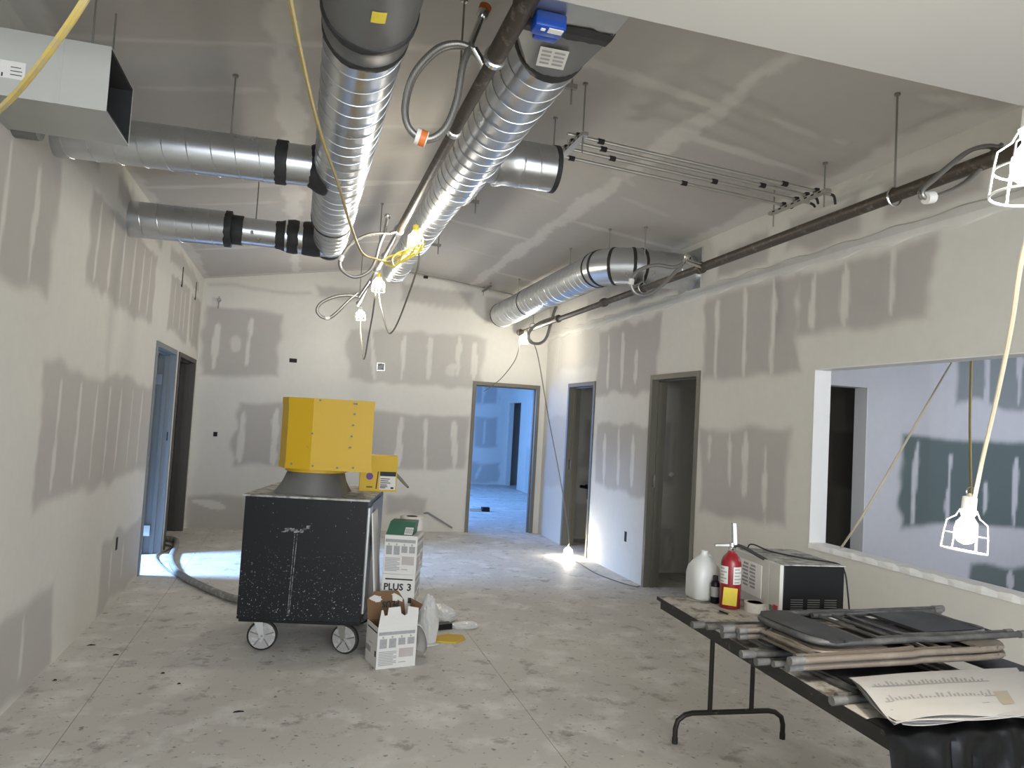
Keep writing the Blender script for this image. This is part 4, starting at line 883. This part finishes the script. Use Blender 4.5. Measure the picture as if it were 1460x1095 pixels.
# open carton in front
T = tmat(1.895, 4.745, 0, math.radians(11.5)); w, d, h, t = .262, .235, .255, .004
r = thing('open_carton', (1.9, 4.75, 0), 'open white printed carton with brown inside, standing on the floor', 'carton')
MB(T).box((0, 0, 0), (w, t, h)).build('front_panel', 'white', r); MB(T).box((0, d-t, 0), (w, d, h)).build('back_panel', 'white', r)
MB(T).box((0, t, 0), (t, d-t, h)).build('side_panel', 'white', r); MB(T).box((w-t, t, 0), (w, d-t, h)).build('side_panel', 'white', r); MB(T).box((t, t, .001), (w-t, d-t, .006)).build('bottom_panel', 'kraft', r)
MB(T).box((t, d-t-.002, .006), (w-t, d-t, h)).box((t, t, .006), (t+.001, d-t-.002, h)).box((w-t-.001, t, .006), (w-t, d-t-.002, h)).box((t, t, .006), (w-t, t+.001, h)).build('inside_face', 'kraft', r)
fl_ = [(.0, 0, h), (w, 0, h), (w+.02, .045, h+.10), (w*.80, .05, h+.115), (w*.78, .038, h+.07), (w*.70, .034, h+.06), (w*.62, .04, h+.075), (w*.60, .05, h+.115), (w*.30, .05, h+.112), (w*.26, .036, h+.068), (w*.19, .036, h+.066), (w*.16, .048, h+.10), (.03, .045, h+.10)]
o = MB(T).prism(fl_, (0, .003, .001)).build('front_flap', 'white', r)
bk = [(0, d, h), (w, d, h), (w-.005, d+.045, h+.14), (w*.8, d+.055, h+.165), (w*.2, d+.055, h+.165), (.0, d+.04, h+.12)]
o = MB(T).prism(bk, (0, -.003, .0)).build('back_flap', 'kraft', r)
for x in (.055, .175): MB(T).prism([(x, d+.028, h+.10), (x+.035, d+.028, h+.10), (x+.04, d+.038, h+.135), (x, d+.038, h+.135)], (0, -.003, 0)).build('handle_hole', 'white', r)
gs = []
for i in range(9):
    e = i/8; a_ = e*2.3; gs.append([tuple(T @ Vector((w+.004+.085*math.sin(a_)+.012*math.sin(6*t_),   .03+t_*(d-.05), .055+(h-.055)*(.5+.5*math.cos(a_*1.36))))) for t_ in np.linspace(0, 1, 6)])
MB().sheet(gs, .004).build('side_flap', 'white', r, True)
MB(T).prism([(w-.02, d*.55, h+.01), (w+.02, d*.2, h+.07), (w+.075, d*.5, h+.10), (w+.03, d*.9, h+.12)], (0, 0, .003)).build('inner_flap', 'kraft', r)
label_face(T, w, h, r, 0); TS = T @ Matrix.Translation((0, d, 0)) @ Matrix.Rotation(-math.pi/2, 4, 'Z'); label_face(TS, d, h, r, 1)
# flattened carton piece in the open box showing upside-down lettering
T2 = T @ Matrix.Translation((.015, d+.035, .355))
g = []
for i in range(9):
    g.append([tuple(T2 @ Vector((.23*i/8, .03*j/3-.012*math.sin(i), .02*math.sin(i*1.3+j)+(.05-.045*j if j > 1 else .03-.05*j)))) for j in range(4)])
cf_ = MB().sheet(g, .004).build('crumpled_flap', 'white', r); text_mesh('PLUS', .055, 'ink', cf_, T2 @ Matrix.Translation((.20, -.03, .005)) @ Matrix.Rotation(math.pi/2, 4, 'X') @ Matrix.Rotation(math.pi, 4, 'Z'))
def blob(name, c, s, mat, label, cat, seed, nu=18, nv=12, k=.3, flat=True):
    rs = random.Random(seed); ph = [(rs.uniform(-6, 6), rs.uniform(-6, 6), rs.uniform(0, 6), rs.uniform(.3, 1)) for _ in range(7)]
    vs_ = []; fs = []
    for j in range(nv+1):
        th = math.pi*j/nv
        for i in range(nu):
            a = 2*math.pi*i/nu; d_ = 1+k*sum(w_*abs(math.sin(a*p/2+th*q_+f)) for p, q_, f, w_ in ph)/4-k*.6
            x, y, z = math.sin(th)*math.cos(a)*d_, math.sin(th)*math.sin(a)*d_, math.cos(th)*d_
            z = max(z, -.55) if flat else z
            vs_.append((c[0]+x*s[0], c[1]+y*s[1], c[2]+(z+.55)*s[2]))
    for j in range(nv):
        fs += [(j*nu+i, j*nu+(i+1) % nu, (j+1)*nu+(i+1) % nu, (j+1)*nu+i) for i in range(nu)]
    return tag(MB().add(vs_, fs).build(name, mat), label, cat)
blob('plastic_bag', (2.315, 5.30, .0), (.07, .09, .20), 'sheeting', 'crumpled clear plastic bag against the carton stack', 'bag', 5, 22, 16, .4)
blob('plastic_film', (2.52, 5.83, 0), (.10, .13, .075), 'sheeting', 'crumpled white plastic film heap on the floor', 'plastic film', 8, 22, 14, .5)
blob('plastic_film', (2.66, 5.62, 0), (.10, .06, .03), 'sheeting', 'flat strip of white plastic film beside the film heap', 'plastic film', 9, 20, 10, .5)
bkx = tmat(2.43, 5.55, 0, .25); r = thing('sanding_block', (2.43, 5.55, 0), 'dark grey sanding block on the floor near the film', 'block')
MB(bkx).bevbox((0, 0, 0.002), (.135, .07, .045), .005).build('body', 'black', r); MB(bkx).box((.0, .0, .0), (.135, .07, .004)).build('pad', 'greymetal', r)
r = thing('yellow_pad', (2.46, 5.28, 0), 'flat yellow pad with pointed end on the floor', 'pad')
MB().prism([(2.335, 5.36, .0005), (2.38, 5.27, .0005), (2.52, 5.23, .0005), (2.60, 5.31, .0005), (2.60, 5.40, .0005), (2.48, 5.43, .0005)], (0, 0, .012)).build('pad', 'yellowbox', r)
blob('cardboard_offcut', (2.30, 5.22, 0), (.09, .05, .01), 'white', 'flat white card offcut on the floor beside the sack', 'offcut', 4, 16, 8, .1)
# hoses on the floor
tag(MB().tube(spline([(-.35, 9.45, .03), (.02, 9.35, .035), (.12, 8.9, .032), (.18, 8.2, .032), (.35, 7.5, .032), (.62, 6.95, .032), (.95, 6.45, .035), (1.25, 6.22, .08), (1.36, 6.08, .25)], 10), .030, 12).build('blower_hose', 'hose', None, True), 'thick grey hose running from the bronze doorway to the blower', 'hose')
cord([(-.3, 9.3, .012), (.06, 9.0, .012), (.0, 8.5, .012), (.10, 8.05, .012), (.30, 7.55, .012), (.60, 7.0, .012), (.90, 6.62, .012), (1.2, 6.25, .012)], .010, 'gcord', 'brown cord curving on the floor beside the thick hose')

# ------------------------------------------------------------------ folding table
ZT = .725; TA = math.radians(-3.6); c0 = PZ(938, 850, ZT)
TT = Matrix.Translation((c0.x, c0.y, 0)) @ Matrix.Rotation(TA, 4, 'Z')      # local x to the right wall, local -y toward the front
TL, TWd = 1.72, .76
tb = thing('folding_table', TT @ Vector((TWd/2, -TL/2, 0)), 'long folding table with dusty top and bent steel legs', 'table')
MB(TT).bevbox((0, -TL, ZT-.02), (TWd, 0, ZT), .006).build('table_top', 'tabletop', tb)
MB(TT).box((.012, -TL+.012, ZT-.062), (.03, -.012, ZT-.02)).box((TWd-.03, -TL+.012, ZT-.062), (TWd-.012, -.012, ZT-.02)).box((.03, -.03, ZT-.062), (TWd-.03, -.012, ZT-.02)).box((.03, -TL+.012, ZT-.062), (TWd-.03, -TL+.03, ZT-.02)).build('apron', 'tableedge', tb)
MB(TT).box((-.004, -TL-.004, ZT-.019), (0, .004, ZT-.002)).box((0, 0, ZT-.019), (TWd, .004, ZT-.002)).box((TWd, -TL, ZT-.019), (TWd+.004, .004, ZT-.002)).build('edge_band', 'tableedge', tb)
for s_, yl in ((1, -.10), (-1, -TL+.16)):
    lx0, lx1 = .085, .705; f0, f1 = lx0+.19, lx1-.19
    pts = [(lx0, yl, 0.0), (lx0, yl, .075), (lx0+.012, yl, .115), (lx0+.05, yl, .142), (lx0+.09, yl, .15), (.4, yl, .15), (lx1-.09, yl, .15), (lx1-.05, yl, .142), (lx1-.012, yl, .115), (lx1, yl, .075), (lx1, yl, 0)]
    lg = MB(TT).tube(pts, .0135, 10).build('foot_bar', 'tableleg', tb, True)
    for x in (f0, f1): MB(TT).cyl((x, yl, .15), (x, yl, ZT-.03), .0125, n=10).build('leg', 'tableleg', tb, True)
    for x in (f0, f1): MB(TT).tube([(x, yl, ZT-.20), (x, yl-s_*.05, ZT-.13), (x, yl-s_*.28, ZT-.045)], .008, 8).build('brace', 'tableleg', tb, True)
    for x in (lx0, lx1): MB(TT).cyl((x, yl, 0), (x, yl, .03), .0155, n=10).build('foot_cap', 'rubber', tb, True)

# ------------------------------------------------------------------ folded chairs
def chair(T, tube_m, pad_m, label, bent=True):
    """folded steel chair lying flat: feet at x=0, curved back at x=1.0, y across 0..-.44, z up from the lower tube"""
    r = thing('folding_chair', T.translation, label, 'chair', 'folded chairs piled on the table')
    w = .40; rt = .0125; zb = rt+.004
    up = spline([(.0, 0, rt), (.30, 0, rt), (.52, 0, rt), (.57, 0, zb), (.66, 0, zb), (.92, 0, zb), (1.0, -.02, zb), (1.04, -.07, zb), (1.05, -w/2, zb), (1.04, -w+.07, zb), (1.0, -w+.02, zb), (.92, -w, zb), (.66, -w, zb), (.57, -w, zb), (.52, -w, rt), (.30, -w, rt), (0, -w, rt)], 4)
    MB(T).tube(up, rt, 10).build('front_frame', tube_m, r, True)
    for y in (0, -w): MB(T).cyl((-.012, y, rt), (.045, y, rt), rt+.003, n=12).build('foot_cap', 'chaircap', r, True)
    for y in (-.035, -w+.035):
        MB(T).tube([(.05, y, rt), (.4, y, rt+.001), (.76, y, rt+.002)], .0105, 8).build('rear_leg', tube_m, r, True)
        MB(T).cyl((.04, y, rt), (.08, y, rt), .0125, n=10).build('foot_cap', 'chaircap', r, True)
    for x in (.14, .66, .73): MB(T).cyl((x, -.03, rt), (x, -w+.03, rt), .008, n=8).build('crossbar', tube_m, r, True)
    g = []
    for i in range(9):
        e = i/8; g.append([(.18+.30*e, -.06-(w-.12)*j/8, rt+.010-.005*math.sin(math.pi*j/8)*math.sin(math.pi*e)) for j in range(9)])
    MB(T).sheet(g, .010).build('seat', pad_m, r, True)
    MB(T).box((.50, -w+.055, .003), (.63, -.055, .009)).build('hollow_shade', 'black', r)  # black plate in place of the shade in the open hollow
    MB(T).tube(spline([(.18, -.05, rt+.006), (.55, -.05, rt+.006), (.60, -.08, rt+.006), (.61, -w/2, rt+.006), (.60, -w+.08, rt+.006), (.55, -w+.05, rt+.006), (.18, -w+.05, rt+.006), (.16, -w/2, rt+.006)], 4, True), .007, 6, True).build('seat_rim', tube_m, r, True)
    g = []
    for i in range(7):
        e = i/6; row = []
        for j in range(13):
            s_ = j/12; row.append((.86+.185*e-(.06*(abs(2*s_-1)**4) if e > .5 else 0)*e, .010-(w+.02)*s_, zb+.014+.004*math.sin(math.pi*s_)-.008*(e-.5)**2))
        g.append(row)
    MB(T).sheet(g, .010).build('backrest', pad_m, r, True)
    return r
def cmat(x, y, z, rz, flip=False, tilt=0):
    t = Matrix.Translation((x, y, z)) @ Matrix.Rotation(rz, 4, 'Z') @ Matrix.Rotation(tilt, 4, 'Y')
    return t @ Matrix.Rotation(math.pi, 4, 'Z') @ Matrix.Translation((0, .40, 0)) if flip else t
chair(cmat(3.075, 2.48, ZT+.001, math.radians(2)), 'chairgrey', 'chairblack', 'charcoal folded chair at the bottom of the pile under the plans')
chair(cmat(3.03, 2.88, ZT+.031, math.radians(-3)), 'chairgrey', 'chairblack', 'black folded chair second from the table top in the pile')
chair(cmat(3.02, 2.63, ZT+.062, math.radians(1)), 'chairtan', 'chairtan', 'lower of the two tan folded chairs in the pile')
chair(cmat(3.0, 2.605, ZT+.093, math.radians(2.2)), 'chairtan', 'chairtan', 'upper of the two tan folded chairs in the pile')
chair(cmat(4.2, 2.72, ZT+.124, math.radians(3.2), True), 'chairgrey', 'chairblack', 'black folded chair lying reversed on top of the pile')

# ------------------------------------------------------------------ plans and black sheeting
ps = [PZ(*p, ZT+.05) for p in ((1210, 968), (1275, 1030), (1480, 1017), (1450, 952))]
r = thing('plan_set', ps[0], 'stack of creased construction plans on the table end', 'plans')
for k in range(4):
    g = []
    for i in range(15):
        row = []
        for j in range(11):
            s_, t_ = i/14, j/10; p = ps[0].lerp(ps[3], s_).lerp(ps[1].lerp(ps[2], s_), t_)
            edge = .018*math.exp(-s_*9)*math.sin(t_*5+k)+.012*math.exp(-(1-t_)*7)*math.sin(s_*6+k*1.3)
            row.append(p+Vector((-.008*k*math.cos(k), -.006*k*math.sin(k*2)-.004*k, .004+edge*.6-.0045*k+.004*math.sin(s_*4))))
        g.append(row)
    MB().sheet(g, .0012).build('sheet', 'paper', r, True)
    if k == 0: top = g
pk = MB(); pk2 = MB(); rs = random.Random(4)
def on(s_, t_):
    i = min(int(s_*14), 13); j = min(int(t_*10), 9); a = s_*14-i; b_ = t_*10-j
    p = top[i][j].lerp(top[i+1][j], a).lerp(top[i][j+1].lerp(top[i+1][j+1], a), b_); return p+Vector((0, 0, .0012))
for row_t, hgt in ((.30, .12), (.62, .11)):
    pk.quad(on(.06, row_t), on(.78, row_t), on(.78, row_t+.02), on(.06, row_t+.02)); 
    for k in range(26):
        s_ = .08+k*.026; h_ = hgt*rs.uniform(.2, 1); pk.quad(on(s_, row_t-h_), on(s_+.008+.01*rs.random(), row_t-h_), on(s_+.012, row_t), on(s_, row_t))
pk.quad(on(.05, .76), on(.7, .76), on(.7, .775), on(.05, .775)); pk.build('print', 'paperink', r)
pk2.quad(on(.76, .55), on(.86, .54), on(.87, .8), on(.78, .82)).build('stain', 'stain', r)
# sheeting hung over the table end
g = []; nx, ns = 46, 34; rs = np.random.RandomState(2)
prof = [(-TL+.07, ZT+.014), (-TL-.008, ZT+.014), (-TL-.03, ZT-.02), (-TL-.04, ZT-.12), (-TL-.05, ZT-.25), (-TL-.07, ZT-.45), (-TL-.12, .01)]
pc = spline([(0, a, b_) for a, b_ in prof], 6)
for i in range(nx+1):
    e = i/nx; row = []
    for j, p in enumerate(pc):
        f = j/(len(pc)-1); w_ = f*(.030*math.sin(e*21+2*f)+.022*math.sin(e*43+1.3)+.014*math.sin(e*9-3*f*3))+.006*math.sin(e*30)*math.sin(f*20)
        row.append(TT @ Vector((-.035+e*(TWd+.10)-.03*f*(1-2*e), p.y-abs(w_), max(.004, p.z+.005*math.sin(e*37+f*9)*(1 if f < .8 else 0)))))
    g.append(row)
tag(MB().sheet(g, .003).build('plastic_sheeting', 'bag', None, True), 'glossy black plastic sheeting draped over the table end', 'sheeting')

# ------------------------------------------------------------------ things on the table
def lathe_thing(base, prof, n=28): return MB().lathe(base, (0, 0, 1), prof, n)
ex = PZ(1040, 866, ZT)
r = thing('fire_extinguisher', ex, 'red fire extinguisher with yellow tag standing on the table', 'fire extinguisher')
k = 1.0
lathe_thing(ex, [(.0, .045), (.004, .0505), (.012, .0515), (.215, .0515), (.235, .049), (.255, .041), (.270, .028), (.278, .020), (.286, .0185)]).build('cylinder', 'redext', r, True)
lathe_thing(ex+Vector((0, 0, .286)), [(0, .019), (.003, .021), (.018, .021), (.022, .014), (.04, .013)], 16).build('valve', 'chrome', r, True)
lp = MB()
def curved(a0, a1, z0, z1, rr=.0522, n=8):
    m = MB()
    for i in range(n):
        b0, b1 = a0+(a1-a0)*i/n, a0+(a1-a0)*(i+1)/n
        m.quad(*[ex+Vector((rr*math.cos(q_), rr*math.sin(q_), z)) for q_, z in ((b0, z0), (b1, z0), (b1, z1), (b0, z1))])
    return m
af = math.atan2(CAM[1]-ex.y, CAM[0]-ex.x)
curved(af-1.35, af-.25, .125, .212).build('instruction_label', 'white', r); curved(af+.25, af+1.35, .125, .212).build('instruction_label', 'white', r)
pi_ = MB()
for s_ in (-1, 1):
    for kk in range(5):
        m_ = curved(af+s_*.8-.42, af+s_*.8+(.42 if kk % 2 else .15), .132+kk*.016, .139+kk*.016, .0525, 5); pi_.add(m_.v, m_.f)
pi_.build('print', 'print', r)
d_ = Vector((math.cos(af), math.sin(af), 0)); sd_ = Vector((d_.y, -d_.x, 0))
q_ = ex+d_*.054; MB().hexa([q_-sd_*.033+Vector((0, 0, .02)), q_+sd_*.035+Vector((0, 0, .022)), q_+sd_*.036+d_*.001+Vector((0, 0, .022)), q_-sd_*.032+d_*.001+Vector((0, 0, .02)), q_-sd_*.037+Vector((0, 0, .108)), q_+sd_*.031+Vector((0, 0, .11)), q_+sd_*.031+d_*.001+Vector((0, 0, .11)), q_-sd_*.037+d_*.001+Vector((0, 0, .108))]).build('inspection_tag', 'yellab', r)
vt = ex+Vector((0, 0, .315))
MB().hexa([vt+sd_*.0+Vector((0, -.008, -.006)), vt-sd_*(-.085)+Vector((0, -.008, -.012)), vt+sd_*.085+Vector((0, .008, -.012)), vt+Vector((0, .008, -.006)), vt+Vector((0, -.008, .006)), vt+sd_*.085+Vector((0, -.008, -.004)), vt+sd_*.085+Vector((0, .008, -.004)), vt+Vector((0, .008, .006))]).build('carry_handle', 'galvdull', r)
MB().hexa([vt-sd_*.022+Vector((0, -.008, 0)), vt-sd_*.004+Vector((0, -.008, 0)), vt-sd_*.004+Vector((0, .008, 0)), vt-sd_*.022+Vector((0, .008, 0)), vt-sd_*.013+Vector((0, -.008, .112)), vt+sd_*.003+Vector((0, -.008, .112)), vt+sd_*.003+Vector((0, .008, .112)), vt-sd_*.013+Vector((0, .008, .112))]).build('squeeze_lever', 'chrome', r)
he = [PZ(x, y, z) for x, y, z in ((1052, 778, ZT+.30), (1068, 781, ZT+.29), (1090, 791, ZT+.285), (1110, 802, ZT+.282), (1131, 813, ZT+.28))]
he = [vt+Vector((.0, 0, -.01)), vt-sd_*.03+Vector((0, 0, .0)), vt-sd_*.075+Vector((0, .01, -.012)), vt-sd_*.14+Vector((0, .0, -.045)), vt-sd_*.205+Vector((0, -.01, -.075))]
ho = MB().tube(spline(he, 6), .0085, 9).build('discharge_hose', 'rubber', r, True); e0 = he[-1]; MB().cyl(e0, e0+(he[-1]-he[-2]).normalized()*.03, .0075, .011, n=12).build('nozzle', 'rubber', ho, True)
jg = PZ(1008, 858, ZT)+Vector((.02, .08, 0))
r = thing('water_jug', jg, 'translucent white gallon jug without cap on the table', 'jug')
n = 28; vs_ = []; fs = []
pf = [(0, .066, 4), (.006, .074, 4), (.02, .077, 4), (.13, .077, 4), (.165, .073, 3.2), (.195, .058, 2.4), (.215, .038, 2), (.228, .022, 2), (.235, .0185, 2), (.252, .0185, 2), (.253, .013, 2), (.236, .012, 2)]
for z, rr, e_ in pf:
    for i in range(n):
        a = 2*math.pi*i/n; c_, s_ = math.cos(a), math.sin(a); k = 1/((abs(c_)**e_+abs(s_)**e_)**(1/e_)); vs_.append(jg+Vector((rr*k*c_, rr*k*s_, z)))
for j in range(len(pf)-1): fs += [(j*n+i, j*n+(i+1) % n, (j+1)*n+(i+1) % n, (j+1)*n+i) for i in range(n)]
fs += [tuple(range(n))[::-1], tuple(range((len(pf)-1)*n, len(pf)*n))]
MB().add(vs_, fs).build('body', 'jug', r, True)
MB().tube(spline([jg+Vector((.035, .03, .22)), jg+Vector((.075, .055, .20)), jg+Vector((.085, .06, .15)), jg+Vector((.075, .055, .10))], 6), .012, 8).build('grip', 'jug', r, True)
bt = ex+Vector((-.03, .09, 0)); r = thing('small_bottle', bt, 'small black bottle between the jug and the extinguisher', 'bottle')
lathe_thing(bt, [(0, .02), (.004, .023), (.10, .023), (.112, .018), (.118, .012)], 18).build('body', 'black', r, True); lathe_thing(bt+Vector((0, 0, .118)), [(0, .013), (.022, .013), (.024, .010)], 14).build('cap', 'rubber', r, True); lathe_thing(bt+Vector((0, 0, .035)), [(0, .0232), (.05, .0234), (.0505, .0232)], 18).build('label', 'print', r, True)
cn = PZ(1066, 858, ZT)+Vector((.0, .03, 0)); r = thing('tin_can', cn, 'tin can with pale label between extinguisher and microwave', 'can')
lathe_thing(cn, [(0, .034), (.003, .0365), (.008, .035), (.10, .035), (.105, .0365), (.11, .034)], 24).build('can', 'steel', r, True); lathe_thing(cn+Vector((0, 0, .012)), [(0, .0354), (.07, .0354), (.0705, .035)], 24).build('label', 'print', r, True); lathe_thing(cn+Vector((0, 0, .108)), [(0, .034), (.004, .03), (.006, .01)], 20).build('lid', 'steel', r, True)
rl_ = PZ(1080, 873, ZT)+Vector((0, .02, 0)); r = thing('tape_roll', rl_, 'cream roll of masking tape lying on the table', 'tape')
n = 32; MB().lathe(rl_, (0, 0, 1), [(0, .055), (.044, .055), (.045, .054), (.045, .040), (.044, .039), (.0, .039)], n).build('tape', 'tape_dust', r, True); MB().lathe(rl_+Vector((0, 0, .0445)), (0, 0, 1), [(.0, .0395), (.0012, .0395), (.0012, .036), (0, .036)], n).build('core', 'kraft', r, True)
ppz = [PZ(*p, ZT+.03) for p in ((1072, 884), (1090, 868), (1135, 872), (1150, 884))]
r = thing('paper_sheet', ppz[0], 'loose white paper sheet lying beside the tape roll', 'paper'); MB().prism([Vector((p.x, p.y, ZT+.002)) for p in ppz], (0, 0, .012)).build('sheet', 'white', r); MB().prism([Vector((p.x+.006, p.y+.004, ZT+.015)) for p in ppz], (0, 0, .003)).build('sheet', 'paper', r)
r = thing('pen', PZ(1030, 873, ZT), 'black pen lying in front of the extinguisher', 'pen'); a, b_ = PZ(1026, 871, ZT+.006), PZ(1039, 876, ZT+.006); MB().cyl(a, b_, .004, n=8).build('barrel', 'black', r, True); MB().cyl(b_, b_+(b_-a).normalized()*.012, .004, .001, n=8).build('tip', 'chrome', r, True)
blob('cloth_rag', (3.86, 2.98, ZT), (.07, .035, .035), 'whitelit', 'crumpled white rag in front of the microwave', 'rag', 12, 24, 14, .6)
# microwave
mx, my, mz = 3.60, 3.075, ZT+.01; MT = Matrix.Translation((mx, my, 0)) @ Matrix.Rotation(math.radians(-6), 4, 'Z')
mw, md, mh = .345, .46, .255
r = thing('microwave', (mx, my, ZT), 'microwave with pale grey door and black case on the table', 'microwave')
MB(MT).bevbox((.02, 0, mz), (mw, md, mz+mh), .006).build('case', 'black', r); MB(MT).box((.018, -.002, mz+mh-.004), (mw+.002, md+.002, mz+mh+.001)).build('case_top', 'topdust', r)
dr = MB(MT).bevbox((0, .10, mz+.005), (.02, md, mz+mh-.003), .004).build('door', 'mwgrey', r); MB(MT).box((-.002, .17, mz+.05), (0, md-.05, mz+mh-.04)).build('door_window', 'whitelit', dr)
cp = MB(MT).bevbox((0, 0, mz+.005), (.02, .098, mz+mh-.003), .003).build('control_panel', 'mwgrey', r)
st_ = MB(MT)
for cc in range(2):
    for k in range(7): st_.box((-.003, .23+cc*.075, mz+.085+k*.018), (-.002, .29+cc*.075-(.012 if k % 3 == 0 else 0), mz+.096+k*.018))
st_.build('sticker_print', 'print', dr)
MB(MT).box((-.003, .012, mz+.02), (0, .085, mz+.045)).build('button_bar', 'greymetal', cp); MB(MT).bevbox((-.006, .01, mz+.012), (0, .045, mz+.055), .002).build('open_button', 'red', cp)
vn = MB(MT)
for c_ in range(3):
    for k in range(7): vn.box((.06+c_*.09, -.0015, mz+.02+k*.011), (.125+c_*.09, 0, mz+.024+k*.011))
vn.build('vent_slots', 'greymetal', r)
for x, y in ((.04, .03), (mw-.03, .03), (.04, md-.03), (mw-.03, md-.03)): MB(MT).cyl((x, y, ZT), (x, y, mz+.002), .012, n=10).build('foot', 'rubber', r)
pt_ = [MT @ Vector(p) for p in ((.09, md+.01, mz+.12), (.07, md-.02, mz+mh+.02), (.12, .30, mz+mh+.012), (.22, .16, mz+mh+.006), (.33, .05, mz+mh+.004), (.358, .02, mz+mh-.03), (.366, .0, mz+.12), (.372, -.01, mz+.02), (.36, -.03, ZT+.006))]
MB().tube(spline(pt_, 7), .004, 7).build('power_lead', 'rubber', r, True)

# ------------------------------------------------------------------ things in the next rooms
r = thing('step_ladder', (6.25, 7.0, 0), 'yellow step ladder standing in the dark doorway of the side room', 'ladder')
for x in (6.08, 6.52):
    MB().hexa([(x-.015, 6.55, 0), (x+.015, 6.55, 0), (x+.015, 6.60, 0), (x-.015, 6.60, 0), (x-.015+(6.3-x)*.35, 6.95, 1.75), (x+.015+(6.3-x)*.35, 6.95, 1.75), (x+.015+(6.3-x)*.35, 7.0, 1.75), (x-.015+(6.3-x)*.35, 7.0, 1.75)]).build('rail', 'ladder', r)
    MB().hexa([(x-.012, 7.5, 0), (x+.012, 7.5, 0), (x+.012, 7.53, 0), (x-.012, 7.53, 0), (x-.012+(6.3-x)*.35, 7.0, 1.7), (x+.012+(6.3-x)*.35, 7.0, 1.7), (x+.012+(6.3-x)*.35, 7.03, 1.7), (x-.012+(6.3-x)*.35, 7.03, 1.7)]).build('rear_rail', 'ladder', r)
for k in range(5):
    z = .3+k*.3; y = 6.57+.4*z/1.75; i_ = .22*(1-.35*z/1.75); MB().box((6.3-i_, y-.02, z), (6.3+i_, y+.06, z+.025)).build('step', 'galvdull', r)
MB().box((6.12, 6.92, 1.75), (6.48, 7.06, 1.78)).build('top_cap', 'black', r)
r = thing('tool_case', (4.55, 12.87, 0), 'small black tool case on the floor of the blue-lit room', 'case'); MB().bevbox((4.58, 12.78, 0), (4.72, 12.9, .075), .008).build('case', 'black', r); MB().bevbox((4.36, 12.8, 0), (4.575, 12.87, .04), .006).build('handle', 'galvdull', r)
q = PX(825, 708, XR+.25)
r = thing('valve_stub', (5.35, 9.95, .75), 'black valve assembly on the wall inside the narrow closet', 'valve')
MB().cyl((5.38, 9.94, .75), (5.38, 9.80, .75), .03, n=12).build('valve_body', 'black', r, True); MB().cyl((5.24, 9.82, .76), (5.52, 9.82, .72), .022, n=12).build('valve_pipe', 'black', r, True); MB().cyl((5.50, 9.82, .70), (5.50, 9.82, .86), .018, n=10).build('valve_handle', 'black', r, True); MB().cyl((5.36, 9.82, .74), (5.36, 9.82, .58), .012, n=8).build('valve_tail', 'black', r, True)
q = PY(958, 676, 7.6); r = thing('wall_knob', (q.x, 7.615, q.z), 'round pale knob on the wall inside the wide closet doorway', 'knob'); MB().lathe((q.x, 7.62, q.z), (0, -1, 0), [(0, .03), (.008, .032), (.014, .026), (.018, .01)], 18).build('knob', 'whitelit', r, True)
blob('rubble', (6.0, 5.1, .0), (.3, .2, .25), 'greymetal', 'dark rubble heap below the side room wall', 'rubble', 21, 20, 12, .5)
# debris crumbs on the floor
for i, (px, py) in enumerate(((130, 920), (165, 934), (78, 970), (340, 1015), (232, 960), (255, 975))):
    q = PZ(px, py, 0); s_ = (.028, .02, .012, .03, .012, .01)[i]
    m = MB().add([(q.x-s_, q.y-.01, .0005), (q.x+s_, q.y-.006, .0005), (q.x+s_*.8, q.y+.012, .0005), (q.x-s_*.7, q.y+.012, .0005), (q.x, q.y, .008)], [(3, 2, 1, 0), (0, 1, 4), (1, 2, 4), (2, 3, 4), (3, 0, 4)])
    tag(m.build('debris_chip', 'dark'), 'small dark chip lying on the concrete floor', 'chip', 'dark chips on the floor')
